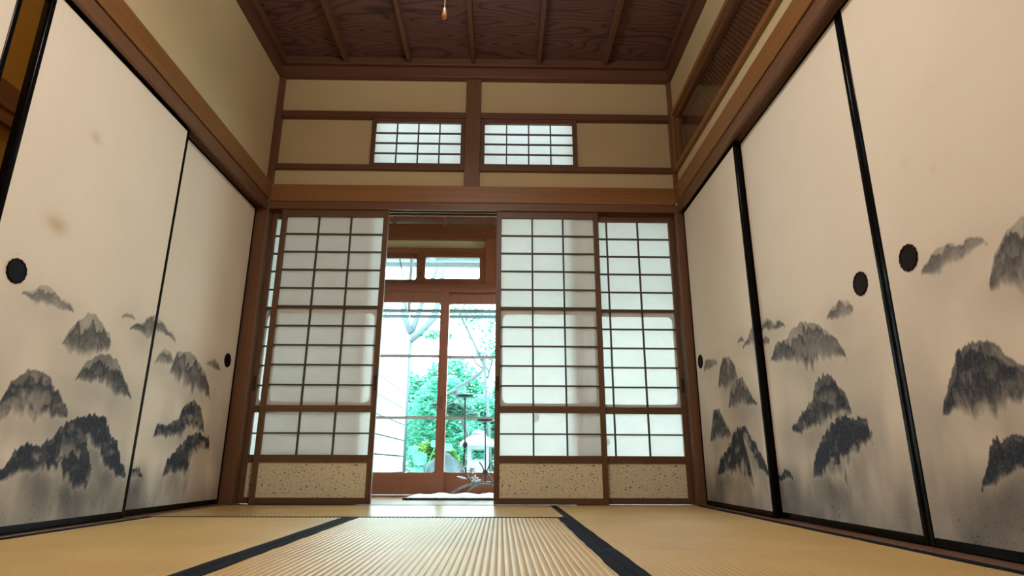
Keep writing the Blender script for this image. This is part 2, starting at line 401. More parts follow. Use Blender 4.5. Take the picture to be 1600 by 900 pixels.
ART = {
 'L2': [
  (0.45,0,[(-1.653,0.724),(-1.609,0.741),(-1.59,0.762),(-1.567,0.772),(-1.544,0.769),(-1.479,0.741),(-1.458,0.752),(-1.412,0.723)],[(-1.651,0.716),(-1.621,0.708),(-1.582,0.697),(-1.524,0.706),(-1.462,0.71),(-1.411,0.719)]),
  (0.6,0.1,[(-1.435,0.612),(-1.418,0.648),(-1.394,0.682),(-1.367,0.707),(-1.339,0.734),(-1.302,0.736),(-1.264,0.719),(-1.224,0.695),(-1.202,0.687),(-1.18,0.65)],[(-1.43,0.595),(-1.35,0.563),(-1.283,0.581),(-1.171,0.619)]),
  (0.75,0.3,[(-1.334,0.501),(-1.315,0.537),(-1.293,0.564),(-1.248,0.593),(-1.194,0.609),(-1.139,0.599),(-1.099,0.573),(-1.061,0.532),(-1.023,0.504),(-0.996,0.47)],[(-1.331,0.49),(-1.254,0.488),(-1.178,0.491),(-1.109,0.465),(-0.995,0.465)]),
  (0.75,0.7,[(-1.661,0.368),(-1.637,0.389),(-1.615,0.442),(-1.589,0.466),(-1.569,0.491),(-1.536,0.497),(-1.49,0.492),(-1.455,0.479),(-1.432,0.454),(-1.393,0.431),(-1.35,0.396),(-1.333,0.369)],[(-1.653,0.34),(-1.621,0.337),(-1.543,0.337),(-1.484,0.326),(-1.456,0.354),(-1.4,0.347),(-1.329,0.354)]),
  (0.98,1,[(-1.62,0.171),(-1.578,0.194),(-1.563,0.208),(-1.542,0.245),(-1.508,0.268),(-1.456,0.26),(-1.411,0.282),(-1.379,0.305),(-1.335,0.346),(-1.29,0.366),(-1.241,0.323),(-1.198,0.255),(-1.153,0.185)],[(-1.612,0.143),(-1.565,0.151),(-1.509,0.178),(-1.439,0.178),(-1.308,0.149),(-1.211,0.107),(-1.13,0.109)]),
  (0.95,1,[(-1.303,0.363),(-1.222,0.381),(-1.166,0.385),(-1.124,0.366),(-1.083,0.313),(-1.036,0.296),(-1.0,0.234),(-0.932,0.17)],[(-1.281,0.293),(-1.209,0.278),(-1.145,0.254),(-1.088,0.197),(-1.04,0.172),(-0.992,0.153),(-0.926,0.151)]),
  (0.5,0,[(-1.148,0.769),(-1.111,0.792),(-1.061,0.78)],[(-1.147,0.763),(-1.103,0.765),(-1.059,0.773)]),
  (0.6,0.2,[(-1.083,0.737),(-1.043,0.76),(-1.0,0.777),(-0.982,0.799),(-0.914,0.83)],[(-1.081,0.73),(-1.009,0.728),(-0.956,0.715),(-0.88,0.72)]),
 ],
 'L1': [
  (0.5,0.1,[(-0.901,0.759),(-0.876,0.805),(-0.855,0.825),(-0.833,0.826),(-0.799,0.823),(-0.746,0.788),(-0.719,0.797),(-0.668,0.757)],[(-0.899,0.751),(-0.836,0.764),(-0.753,0.767),(-0.666,0.753)]),
  (0.5,0,[(-0.82,0.642),(-0.791,0.688),(-0.759,0.71),(-0.706,0.707),(-0.667,0.678)],[(-0.817,0.631),(-0.741,0.634),(-0.66,0.653)]),
  (0.62,0.1,[(-0.69,0.608),(-0.665,0.671),(-0.649,0.718),(-0.589,0.724),(-0.545,0.74),(-0.472,0.72),(-0.409,0.688),(-0.345,0.655),(-0.288,0.594),(-0.263,0.548)],[(-0.689,0.605),(-0.574,0.574),(-0.498,0.536),(-0.401,0.547),(-0.262,0.545)]),
  (0.5,0,[(-0.351,0.709),(-0.278,0.744),(-0.229,0.74),(-0.186,0.705)],[(-0.349,0.703),(-0.259,0.685),(-0.182,0.691)]),
  (0.85,0.8,[(-0.735,0.328),(-0.718,0.379),(-0.661,0.376),(-0.607,0.386),(-0.54,0.414),(-0.524,0.462),(-0.47,0.498),(-0.427,0.519),(-0.347,0.486),(-0.298,0.423),(-0.273,0.366)],[(-0.733,0.324),(-0.615,0.319),(-0.501,0.339),(-0.399,0.375),(-0.272,0.362)]),
  (0.92,1,[(-0.609,0.158),(-0.586,0.224),(-0.539,0.261),(-0.487,0.293),(-0.436,0.334),(-0.343,0.362),(-0.268,0.349),(-0.211,0.343),(-0.19,0.29)],[(-0.607,0.154),(-0.538,0.162),(-0.444,0.153),(-0.377,0.144),(-0.363,0.225),(-0.28,0.271),(-0.189,0.285)]),
  (0.95,1,[(-0.902,0.17),(-0.864,0.182),(-0.839,0.193),(-0.801,0.189),(-0.765,0.165)],[(-0.895,0.149),(-0.853,0.146),(-0.761,0.154)]),
 ],
 'R1': [
  (0.45,0,[(-0.143,0.731),(-0.185,0.775),(-0.326,0.751),(-0.364,0.726)],[(-0.137,0.712),(-0.256,0.704),(-0.362,0.717)]),
  (0.6,0.1,[(-0.343,0.606),(-0.394,0.693),(-0.444,0.741),(-0.532,0.729),(-0.592,0.68),(-0.612,0.616)],[(-0.341,0.597),(-0.489,0.567),(-0.609,0.604)]),
  (0.75,0.3,[(-0.459,0.493),(-0.518,0.584),(-0.597,0.613),(-0.664,0.609),(-0.716,0.56),(-0.764,0.505),(-0.803,0.473)],[(-0.457,0.485),(-0.626,0.465),(-0.801,0.465)]),
  (0.78,0.6,[(-0.145,0.33),(-0.196,0.431),(-0.241,0.494),(-0.324,0.493),(-0.378,0.437),(-0.432,0.389),(-0.464,0.344)],[(-0.144,0.326),(-0.324,0.332),(-0.462,0.339)]),
  (0.95,1,[(-0.215,0.163),(-0.274,0.244),(-0.362,0.278),(-0.445,0.311),(-0.483,0.361),(-0.558,0.382),(-0.605,0.338),(-0.643,0.256),(-0.666,0.185),(-0.675,0.132)],[(-0.212,0.154),(-0.433,0.175),(-0.585,0.149),(-0.669,0.108)]),
  (0.9,1,[(-0.534,0.379),(-0.648,0.385),(-0.698,0.335),(-0.764,0.285),(-0.824,0.224),(-0.873,0.169)],[(-0.525,0.342),(-0.648,0.304),(-0.697,0.256),(-0.757,0.186),(-0.87,0.157)]),
  (0.5,0,[(-0.657,0.783),(-0.701,0.796),(-0.737,0.779)],[(-0.655,0.774),(-0.732,0.763)]),
  (0.55,0.1,[(-0.715,0.749),(-0.783,0.775),(-0.825,0.808),(-0.877,0.821)],[(-0.714,0.742),(-0.785,0.735),(-0.85,0.72)]),
 ],
 'R2': [
  (0.55,0,[(-0.835,0.797),(-0.881,0.82),(-0.927,0.834),(-0.965,0.812),(-0.996,0.794),(-1.044,0.801),(-1.084,0.766)],[(-0.833,0.789),(-0.901,0.78),(-0.987,0.761),(-1.083,0.76)]),
  (0.6,0.1,[(-0.846,0.75),(-0.895,0.76),(-0.929,0.745)],[(-0.839,0.722),(-0.92,0.715)]),
  (0.66,0.15,[(-0.921,0.651),(-0.991,0.709),(-1.09,0.704),(-1.13,0.733),(-1.21,0.744),(-1.253,0.742),(-1.341,0.71),(-1.395,0.675),(-1.446,0.639),(-1.48,0.594),(-1.491,0.561)],[(-0.919,0.644),(-1.066,0.613),(-1.182,0.586),(-1.218,0.532),(-1.314,0.565),(-1.415,0.568),(-1.49,0.557)]),
  (0.5,0,[(-1.403,0.72),(-1.452,0.747),(-1.502,0.757),(-1.554,0.74),(-1.575,0.716)],[(-1.401,0.715),(-1.473,0.693),(-1.54,0.69),(-1.57,0.697)]),
  (0.85,0.7,[(-1.032,0.349),(-1.097,0.386),(-1.166,0.422),(-1.222,0.444),(-1.266,0.505),(-1.33,0.53),(-1.376,0.517),(-1.414,0.48),(-1.45,0.445),(-1.477,0.383)],[(-1.029,0.337),(-1.139,0.324),(-1.256,0.352),(-1.357,0.359),(-1.473,0.369)]),
  (0.92,1,[(-1.155,0.178),(-1.196,0.249),(-1.254,0.298),(-1.288,0.328),(-1.356,0.356),(-1.408,0.374),(-1.491,0.358),(-1.553,0.36),(-1.564,0.331),(-1.558,0.293)],[(-1.15,0.162),(-1.233,0.177),(-1.324,0.154),(-1.382,0.15),(-1.415,0.22),(-1.47,0.242),(-1.556,0.285)]),
  (0.95,1,[(-0.849,0.187),(-0.897,0.174),(-0.926,0.195),(-0.966,0.189),(-1.002,0.171)],[(-0.838,0.148),(-0.89,0.148),(-1.0,0.164)]),
 ],
 'R3': [
  (0.5,0,[(-1.912,0.73),(-1.957,0.757),(-1.995,0.774),(-2.033,0.766),(-2.074,0.749),(-2.096,0.76),(-2.139,0.745),(-2.146,0.732)],[(-1.91,0.724),(-1.967,0.701),(-2.04,0.709),(-2.1,0.716),(-2.144,0.725)]),
  (0.6,0.05,[(-2.121,0.619),(-2.162,0.696),(-2.211,0.736),(-2.249,0.746),(-2.303,0.739),(-2.323,0.696),(-2.339,0.615),(-2.349,0.549)],[(-2.119,0.613),(-2.148,0.6),(-2.193,0.608),(-2.214,0.578),(-2.272,0.552),(-2.347,0.54)]),
  (0.82,0.7,[(-1.888,0.343),(-1.922,0.395),(-1.951,0.446),(-1.989,0.5),(-2.042,0.506),(-2.093,0.496),(-2.119,0.475),(-2.13,0.458),(-2.156,0.435),(-2.19,0.415),(-2.218,0.361)],[(-1.884,0.33),(-1.979,0.334),(-2.091,0.332),(-2.138,0.349),(-2.173,0.355),(-2.215,0.352)]),
  (0.92,1,[(-1.967,0.164),(-2.007,0.214),(-2.027,0.262),(-2.068,0.271),(-2.119,0.282),(-2.162,0.276),(-2.181,0.231)],[(-1.964,0.156),(-2.014,0.168),(-2.068,0.184),(-2.142,0.203),(-2.172,0.197)]),
 ],
}

# ---------------------------------------------------------------- key planes (metres; camera above x=0, back shoji at y=0)
XL, XLI = -1.521, -1.490          # left fusuma tracks (outer, inner)
XR, XRI = 1.159, 1.128            # right fusuma tracks
HF = 1.735                        # door height
YF = -3.75                        # wall behind the camera
YO = 1.0                          # outer window line of the veranda

# ================================================================= SETTING
struct('floor', bx(-2.5, 1.6, YF - .1, 0.13, -0.12, -0.061), M['dark'], 'hidden sub-floor under the tatami mats', 'floor')
# main room walls
wb = MB()
for x0, x1 in ((-1.447, -0.247), (-0.148, 1.09)):
    wb.box(x0, x1, .03, .09, 2.405, 2.70)
    wb.box(x0, x1, .03, .09, 1.87, 2.02)
wb.box(-1.447, -0.83, .05, .09, 2.02, 2.405)
wb.box(.455, 1.09, .05, .09, 2.02, 2.405)
struct('wall_back', wb, M['plaster'], 'ochre sand plaster wall above the shoji at the end of the room', 'wall')
wl = MB().box(-1.60, -1.485, YF, 0.03, 1.86, 2.86)
struct('wall_left', wl, M['plaster'], 'ochre plaster wall above the left row of painted panels', 'wall')
wr = MB().box(1.117, 1.20, YF, 0.03, 2.40, 2.86).box(1.117, 1.20, YF, 0.03, 1.86, 2.012).box(1.117, 1.2, YF, -2.62, 2.012, 2.40)
struct('wall_right', wr, M['plaster'], 'ochre plaster wall above the right row of painted panels', 'wall')
struct('wall_front', MB().box(-2.5, 1.6, YF - .1, YF, -0.06, 2.9), M['plaster'], 'plain plaster wall behind the viewer', 'wall')
struct('wall_left.001', MB().box(-1.57, -1.49, YF, -2.82, -0.06, 1.735), M['plaster'], 'plaster closing the left side behind the viewer', 'wall')
struct('wall_right.001', MB().box(1.15, 1.23, YF, -2.66, -0.06, 1.735), M['plaster'], 'plaster closing the right side behind the viewer', 'wall')
# ceiling: boards and ribs are its parts
ceil = struct('ceiling', bx(-1.6, 1.2, YF, .1, 2.835, 2.87), M['dark'], 'dark wooden ceiling of wide flame grain boards', 'ceiling')
yy = .10
while yy > YF:
    y0 = max(YF, yy - (.69 if yy > 0 else .60))
    bx(-1.50, 1.13, y0 + .002, yy, 2.80 + (.004 if int(abs(yy) * 10) % 2 else 0), 2.83).build('ceiling_board', M['board'], ceil)
    yy = y0
for x in (-1.04, -.625, -.202, .231, .672):
    MB().prism([(x - .017, 2.80), (x - .013, 2.757), (x + .013, 2.757), (x + .017, 2.80)], YF, -.03).build('ceiling_rib', M['rimY'], ceil)
# ceiling rim (two steps) on every side
ti = [0]
def trim(mb, mt, label, bevel=.003):
    ti[0] += 1
    return struct('trim_%d' % ti[0], mb, mt, label, 'trim', bevel)
trim(bx(-1.4855, 1.1175, -.022, .05, 2.672, 2.744), M['rimX'], 'lower step of the ceiling rim on the end wall')
trim(bx(-1.4855, 1.1175, -.05, .05, 2.744, 2.799), M['rimX'], 'upper step of the ceiling rim on the end wall')
trim(bx(-1.50, -1.458, YF, -.022, 2.672, 2.744), M['rimY'], 'lower step of the ceiling rim on the left wall')
trim(bx(-1.50, -1.43, YF, -.05, 2.744, 2.799), M['rimY'], 'upper step of the ceiling rim on the left wall')
trim(bx(1.090, 1.13, YF, -.022, 2.672, 2.744), M['rimY'], 'lower step of the ceiling rim on the right wall')
trim(bx(1.062, 1.13, YF, -.05, 2.744, 2.799), M['rimY'], 'upper step of the ceiling rim on the right wall')
# posts
trim(bx(-1.557, -1.447, .004, .11, -.03, 1.78), M['postZ'], 'brown corner post left of the shoji')
trim(bx(1.080, 1.195, .004, .11, -.03, 1.78), M['postZ'], 'brown corner post right of the shoji')
trim(bx(-1.557, -1.447, .004, .11, 1.885, 2.68), M['postZ'], 'corner post left of the upper plaster')
trim(bx(1.090, 1.195, .004, .11, 1.885, 2.68), M['postZ'], 'corner post right of the upper plaster')
trim(bx(-.247, -.148, -.002, .11, 1.889, 2.674), M['postZ'], 'short brown post between the two upper windows')
# rails of the upper wall
for x0, x1, s in ((-1.447, -.247, 'left'), (-.148, 1.09, 'right')):
    trim(bx(x0, x1, .004, .09, 2.383, 2.424), M['rimX'], 'thin rail above the %s upper window' % s, .002)
    trim(bx(x0, x1, .004, .09, 2.006, 2.041), M['rimX'], 'thin rail below the %s upper window' % s, .002)
# nageshi beams and kamoi lintels
trim(bx(-1.447, 1.088, -.006, .05, 1.778, 1.891), M['beamX'], 'broad honey brown beam across the end wall')
trim(bx(-1.60, -1.447, YF, .004, 1.792, 1.903), M['beamY'], 'broad honey brown beam along the left wall')
trim(bx(1.088, 1.20, YF, .004, 1.792, 1.903), M['beamY'], 'broad honey brown beam along the right wall')
# lintel over the shoji: two grooves
kl = MB().box(-1.447, 1.080, .002, .013, 1.729, 1.752).box(-1.447, 1.080, .043, .053, 1.729, 1.752).box(-1.447, 1.080, .090, .105, 1.729, 1.752).box(-1.447, 1.08, .002, .105, 1.752, 1.778)
trim(kl, M['postX'], 'grooved lintel above the shoji', 0)
kl = MB().box(-1.474, -1.455, YF, .0, 1.726, 1.745).box(-1.5205, -1.5185, YF, .0, 1.729, 1.745).box(-1.57, -1.552, YF, .0, 1.729, 1.745).box(-1.57, -1.455, YF, 0, 1.745, 1.787)
trim(kl, M['postY'], 'grooved lintel above the left painted panels', 0)
kl = MB().box(1.096, 1.112, YF, .0, 1.726, 1.745).box(1.1565, 1.1585, YF, .0, 1.729, 1.745).box(1.19, 1.2, YF, .0, 1.729, 1.745).box(1.096, 1.2, YF, 0, 1.745, 1.787)
trim(kl, M['postY'], 'grooved lintel above the right painted panels', 0)
# sills
trim(bx(-1.447, 1.080, -.012, .115, -.05, -.002), M['postX'], 'wooden sill under the shoji', .001)
trim(bx(-1.57, -1.458, YF, .0, -.05, .002), M['postY'], 'wooden sill under the left painted panels', .001)
trim(bx(1.098, 1.2, YF, .0, -.05, .002), M['postY'], 'wooden sill under the right painted panels', .001)

# side corridor behind the left panels
struct('wall_left.002', MB().box(-2.45, -2.345, YF, .4, -.06, 2.75), M['ochre'], 'deep ochre wall of the side passage seen through the gap', 'wall')
struct('wall_left.003', MB().box(-2.45, -1.56, .15, .25, -.06, 2.75).box(-2.45, -1.6, YF - .1, YF, -.06, 2.75), M['ochre'], 'end walls of the side passage', 'wall')
struct('ceiling.001', MB().box(-2.45, -1.60, YF, .25, 2.75, 2.8), M['board'], 'ceiling of the side passage', 'ceiling')
trim(bx(-2.345, -2.325, YF, .15, 1.805, 1.93), M['beamY'], 'honey brown beam in the side passage')
trim(bx(-2.345, -2.315, YF, .15, 1.725, 1.77), M['beamY'], 'lintel in the side passage')
# dark room behind the carved transom on the right
struct('wall_right.002', MB().box(1.42, 1.46, YF, .1, -.06, 2.9).box(1.2, 1.46, .11, .15, -.06, 2.9).box(1.2, 1.46, YF - .05, YF, -.06, 2.9).box(1.2, 1.46, YF, .1, 2.87, 2.9), M['dark'], 'dark room behind the right hand transom', 'wall')

# ================================================================= TATAMI MATS
def mat_ridged(x0, x1, y0, y1, along, amp, label, wb=.031):
    root = thing('tatami_mat', label, 'mat', ((x0 + x1) / 2, (y0 + y1) / 2, 0))
    a0, a1, l0, l1 = (x0, x1, y0, y1) if along == 'Y' else (y0, y1, x0, x1)
    g = .0012
    a0 += g; a1 -= g; l0 += g; l1 -= g
    n = int(round((a1 - a0) / .0162)); st = 8
    prof = []
    for i in range(n * st + 1):
        t = i / (n * st)
        h = abs(math.sin(PI * n * t)) ** 0.75
        prof.append((a0 + (a1 - a0) * t, -amp * 2 + amp * 2 * h))
    vs = []; m = len(prof)
    for lv in (l0, l1):
        for a, z in prof:
            vs.append((a, lv, z) if along == 'Y' else (lv, a, z))
        for a in (a1, a0):
            vs.append((a, lv, -.055) if along == 'Y' else (lv, a, -.055))
    k = m + 2; fs = [tuple(range(k)), tuple(range(2 * k - 1, k - 1, -1))]
    for i in range(k):
        j = (i + 1) % k
        fs.append((i, j, k + j, k + i))
    MB().add(vs, fs).build('rush_cover', M['tat' + along], root, smooth=False)
    for b0, b1 in ((a0, a0 + wb), (a1 - wb, a1)):
        bb = MB()
        n = 24
        rnd = random.Random(int(b0 * 1000))
        e = [(rnd.uniform(-.0012, .0012), rnd.uniform(-.0012, .0012)) for _ in range(n + 1)]
        vs = []; fs = []
        for i in range(n + 1):
            l = l0 + (l1 - l0) * i / n
            p0 = b0 + (e[i][0] if b0 > a0 + .01 else 0); p1 = b1 + (e[i][1] if b1 < a1 - .01 else 0)
            for a, z in ((p0, -.02), (p0, .0005), (p1, .0005), (p1, -.02)):
                vs.append((a, l, z) if along == 'Y' else (l, a, z))
        for i in range(n):
            for q in range(3):
                fs.append((i * 4 + q, i * 4 + q + 1, i * 4 + 4 + q + 1, i * 4 + 4 + q))
        bb.add(vs, fs)
        bb.build('border', M['heri'], root)
mat_ridged(-1.458, .27, -.815, -.012, 'X', .0003, 'straw tatami mat lying across the room along the shoji, pale with daylight')
mat_ridged(-.618, .27, -2.60, -.815, 'Y', .0011, 'tatami mat in the middle of the floor with lengthwise ribs towards the viewer')
mat_ridged(-1.458, -.618, -2.60, -.815, 'Y', .0012, 'golden tatami mat beside the left painted panels')
mat_ridged(.27, 1.098, -1.79, -.012, 'Y', .0012, 'golden tatami mat beside the right painted panels, reaching the shoji')
mat_ridged(.27, 1.098, YF, -1.79, 'Y', .0012, 'tatami mat in the near right corner')
mat_ridged(-1.458, .27, YF, -2.60, 'X', .0006, 'tatami mat lying across the room under the viewer')

# ================================================================= FUSUMA PANELS WITH INK MOUNTAINS
def vnoise(u, v, seed):
    rs = np.random.RandomState(seed); G = rs.rand(256, 256)
    iu = np.floor(u).astype(int); iv = np.floor(v).astype(int)
    fu = u - iu; fv = v - iv
    fu = fu * fu * (3 - 2 * fu); fv = fv * fv * (3 - 2 * fv)
    g = lambda a, b: G[a % 256, b % 256]
    return (g(iu, iv) * (1 - fu) + g(iu + 1, iv) * fu) * (1 - fv) + (g(iu, iv + 1) * (1 - fu) + g(iu + 1, iv + 1) * fu) * fv

def fbm(u, v, seed, o=4, gain=.55):
    s = 0; a = 1; t = 0
    for k in range(o):
        s = s + a * vnoise(u * 2 ** k, v * 2 ** k, seed + k); t += a; a *= gain
    return s / t

def sst(a, b, x):
    t = np.clip((x - a) / (b - a), 0, 1); return t * t * (3 - 2 * t)

def paint(Yg, Zg, items, seed):
    ink = np.zeros_like(Yg)
    wash = np.zeros_like(Yg)
    for k, (dens, tree, rg, bs) in enumerate(items):
        sd = seed * 37 + k * 11
        rg = sorted(rg); bs = sorted(bs)
        ry = np.array([p[0] for p in rg]); rz = np.array([p[1] for p in rg])
        by = np.array([p[0] for p in bs]); bz = np.array([p[1] for p in bs])
        zt = np.interp(Yg, ry, rz); zb = np.interp(Yg, by, bz)
        n1 = fbm(Yg * 55, Yg * 0 + 3.3, sd, 3)
        j1 = vnoise(Yg * 95, Yg * 0 + .37, sd + 2); j2 = vnoise(Yg * 210, Yg * 0 + .71, sd + 4)
        zt = zt + (n1 - .5) * .018 + tree * ((j1 - .45) * .022 + (j2 - .5) * .010)
        d = zt - Zg; h = np.maximum(zt - zb, .018); t = d / h
        streak = fbm(Yg * 46, Zg * 9, sd + 5, 4)
        blot = fbm(Yg * 26 + 2 * streak, Zg * 26, sd + 6, 4)
        fine = fbm(Yg * 110, Zg * 75, sd + 7, 3)
        top = sst(-.001, .005, d)
        fade = 1 - sst(.66 + .4 * (streak - .5), 1.12 + .6 * (streak - .5), t)
        ends = sst(-.006, .012, Yg - ry[0] + (blot - .5) * .02) * sst(-.006, .012, ry[-1] - Yg + (blot - .5) * .02)
        # brushed slopes (light far peaks) against dark clumps of trees
        big = fbm(Yg * 15 + Zg * 7, Zg * 11 - Yg * 3, sd + 8, 4)
        lay = np.zeros_like(Yg)
        for q in range(4):
            nz = fbm(Yg * (13 + 5 * q), Yg * 0 + 1.7 * q, sd + 20 + q, 4, .6)
            dq = zt - h * (.02 + .19 * q) - h * 1.5 * np.abs(nz - .5) - Zg
            lay = np.maximum(lay, sst(-.001, .004, dq) * np.exp(-np.maximum(dq, 0) / (.26 * h + .010)) * (1 - .12 * q))
        slope = .42 + .70 * lay * (.75 + .5 * fine) + .14 * (streak - .5)
        slope = slope * (.80 + .36 * sst(.36, .60, big))
        clump = (.74 + .32 * sst(.36, .54, blot + .15 * (fine - .5)))
        gap = sst(.53, .66, big + .10 * (blot - .5)) * sst(.15, .5, t)
        woods = clump * (1 - .58 * gap) * (.80 + .34 * lay)
        woods = np.maximum(woods, .95 * np.exp(-np.maximum(d, 0) / .035) * (.8 + .3 * fine))
        body = slope * (1 - tree) + woods * tree
        a = dens * top * fade * ends * np.clip(body, 0, 1.05)
        a = 1 - (1 - np.clip(a, 0, 1)) ** 2.3
        ink = np.maximum(ink, a)
        # pale wash of mist round the foot of the peak
        cy = (ry[0] + ry[-1]) / 2; wy = (ry[-1] - ry[0]) / 2 + .06
        m = np.exp(-((Yg - cy) / wy) ** 2) * np.exp(-((Zg - zb.clip(-1, 3) + .01) / .075) ** 2)
        wash = np.maximum(wash, .22 * dens * m * (.5 + fbm(Yg * 9, Zg * 5, sd + 9, 3)))
    low = fbm(Yg * 4.5, Zg * 2.2, seed + 91, 4)
    st = fbm(Yg * 13, Zg * 2.2, seed + 95, 3)
    wash = wash + .24 * sst(.80, .25, Zg + .18 * (low - .5)) * sst(.30, .70, low) + .34 * sst(.26, .02, Zg + .22 * (st - .5)) * (.45 + st)
    spots = sst(.80, .86, fbm(Yg * 160, Zg * 160, seed + 99, 2)) * sst(.25, .05, Zg) * .25
    return np.clip(np.maximum(ink, wash + spots) + .35 * wash * (1 - ink), 0, 1)

def fusuma(label, side, plane, y0, y1, key, hy, hz, pullmat, stains=(), res=.0038, seed=1, group=None):
    """side=+1: left wall, face looks to +x; side=-1: right wall"""
    root = thing('fusuma_panel', label, 'sliding door', (plane, (y0 + y1) / 2, .004), group)
    z0, z1, fw = .004, HF, .024
    back = plane - side * .024
    X = lambda d: plane - side * d        # d metres into the panel
    def b(d0, d1, *r):
        a, c = sorted((X(d0), X(d1))); return bx(a, c, *r)
    b(-.003, .026, y0, y0 + fw, z0, z1).build('stile', M['lacquer'], root, .008)
    b(-.003, .026, y1 - fw, y1, z0, z1).build('stile', M['lacquer'], root, .008)
    b(-.001, .026, y0 + fw, y1 - fw, z1 - .022, z1).build('top_rail', M['lacquer'], root, .003)
    b(-.001, .026, y0 + fw, y1 - fw, z0, z0 + .026).build('bottom_rail', M['lacquer'], root, .003)
    b(.019, .024, y0 + fw, y1 - fw, z0 + .026, z1 - .022).build('backing', M['plaster'], root)
    # painted paper: fine grid so that the brushwork is carried by the surface itself
    ya, yb, za, zb = y0 + fw - .003, y1 - fw + .003, z0 + .023, z1 - .019
    ztop = 1.0
    zs = np.concatenate([np.arange(za, ztop, res), np.linspace(ztop, zb, 40)])
    ny = int((yb - ya) / res); ys = np.linspace(ya, yb, ny + 1)
    Yg, Zg = np.meshgrid(ys, zs)
    ink = paint(Yg, Zg, ART.get(key, []), seed)
    stain = np.zeros_like(Yg)
    for (sy, sz, ra, rb, k) in stains:
        q = ((Yg - sy) / ra) ** 2 + ((Zg - sz) / rb) ** 2
        stain = np.maximum(stain, k * np.exp(-q * (1.2 + .8 * fbm(Yg * 20, Zg * 20, 5, 3))))
    nr, nc = Yg.shape
    loc = parent_world(root)
    co = np.stack([np.full(Yg.shape, plane + side * .0005 - loc.x), Yg - loc.y, Zg - loc.z], -1).reshape(-1, 3)
    idx = np.arange(nr * nc).reshape(nr, nc)
    q = np.stack([idx[:-1, :-1], idx[:-1, 1:], idx[1:, 1:], idx[1:, :-1]], -1).reshape(-1, 4)
    if side < 0: q = q[:, ::-1]
    cy = (Yg[:-1, :-1] + Yg[1:, 1:]).reshape(-1) / 2; cz = (Zg[:-1, :-1] + Zg[1:, 1:]).reshape(-1) / 2
    q = q[((cy - hy) ** 2 + (cz - hz) ** 2) > .029 ** 2]
    me = bpy.data.meshes.new('painted_paper')
    me.vertices.add(nr * nc); me.vertices.foreach_set('co', co.reshape(-1))
    me.loops.add(q.size); me.loops.foreach_set('vertex_index', q.reshape(-1).astype(np.int32))
    me.polygons.add(len(q)); me.polygons.foreach_set('loop_start', np.arange(0, q.size, 4, dtype=np.int32))
    for nm, arr in (('ink', ink), ('stain', stain)):
        at = me.attributes.new(nm, 'FLOAT', 'POINT'); at.data.foreach_set('value', arr.reshape(-1).astype(np.float32))
    me.update(calc_edges=True); me.validate()
    me.materials.append(M['fusuma'])
    o = bpy.data.objects.new('painted_paper', me); COL.objects.link(o); o.parent = root
    # finger pull: scalloped rim and sunken cup
    s = side
    wob = lambda a: 1 + .03 * math.cos(a * 14)
    p = MB().lathe([(.029, 0), (.030, s * .0035), (.0345, s * .005), (.0385, s * .003), (.039, 0)], (plane + s * .001, hy, hz), 56, 'x', wob).build('finger_pull', pullmat, root, smooth=True)
    MB().lathe([(.0305, s * .003), (.0295, -s * .016), (.0, -s * .0175)], (plane + s * .001, hy, hz), 40, 'x').build('pull_cup', pullmat, p)
    return root

FG = 'ink painted fusuma along the left wall'; FH = 'ink painted fusuma along the right wall'
fusuma('cream painted panel on the left with two tan stains, second from the shoji', 1, XLI, -1.812, -.902, 'L2', -1.692, .776, M['pull'],
       [(-1.576, .975, .060, .036, .8), (-1.486, 1.355, .036, .022, .6), (-1.755, 1.672, .003, .010, .8), (-1.70, .83, .012, .004, .35)], .0034, 3, FG)
fusuma('narrow looking cream panel with small ink peaks, nearest the shoji on the left', 1, XL, -.925, -.002, 'L1', -.12, .761, M['pull'], [], .0042, 5, FG)
fusuma('edge of a cream panel beyond the gap at the far left', 1, XLI, -2.81, -1.908, 'L3', -2.0, .776, M['pull'], [], .012, 6, FG)
fusuma('cream panel with ink peaks, nearest the shoji on the right', -1, XRI, -.866, -.002, 'R1', -.101, .774, M['pull'], [], .0042, 8, FH)
fusuma('cream panel with ink mountains, middle one on the right, pull near its right edge', -1, XR, -1.750, -.845, 'R2', -1.634, .776, M['pullbrown'], [], .0034, 9, FH)
fusuma('cream panel with large ink peaks, closest to the viewer on the right, faint rust spots', -1, XR, -2.652, -1.751, 'R3', -1.875, .781, M['pullbrown'],
       [(-1.93, 1.05, .02, .012, .2), (-2.03, .98, .012, .01, .2)], .0034, 12, FH)

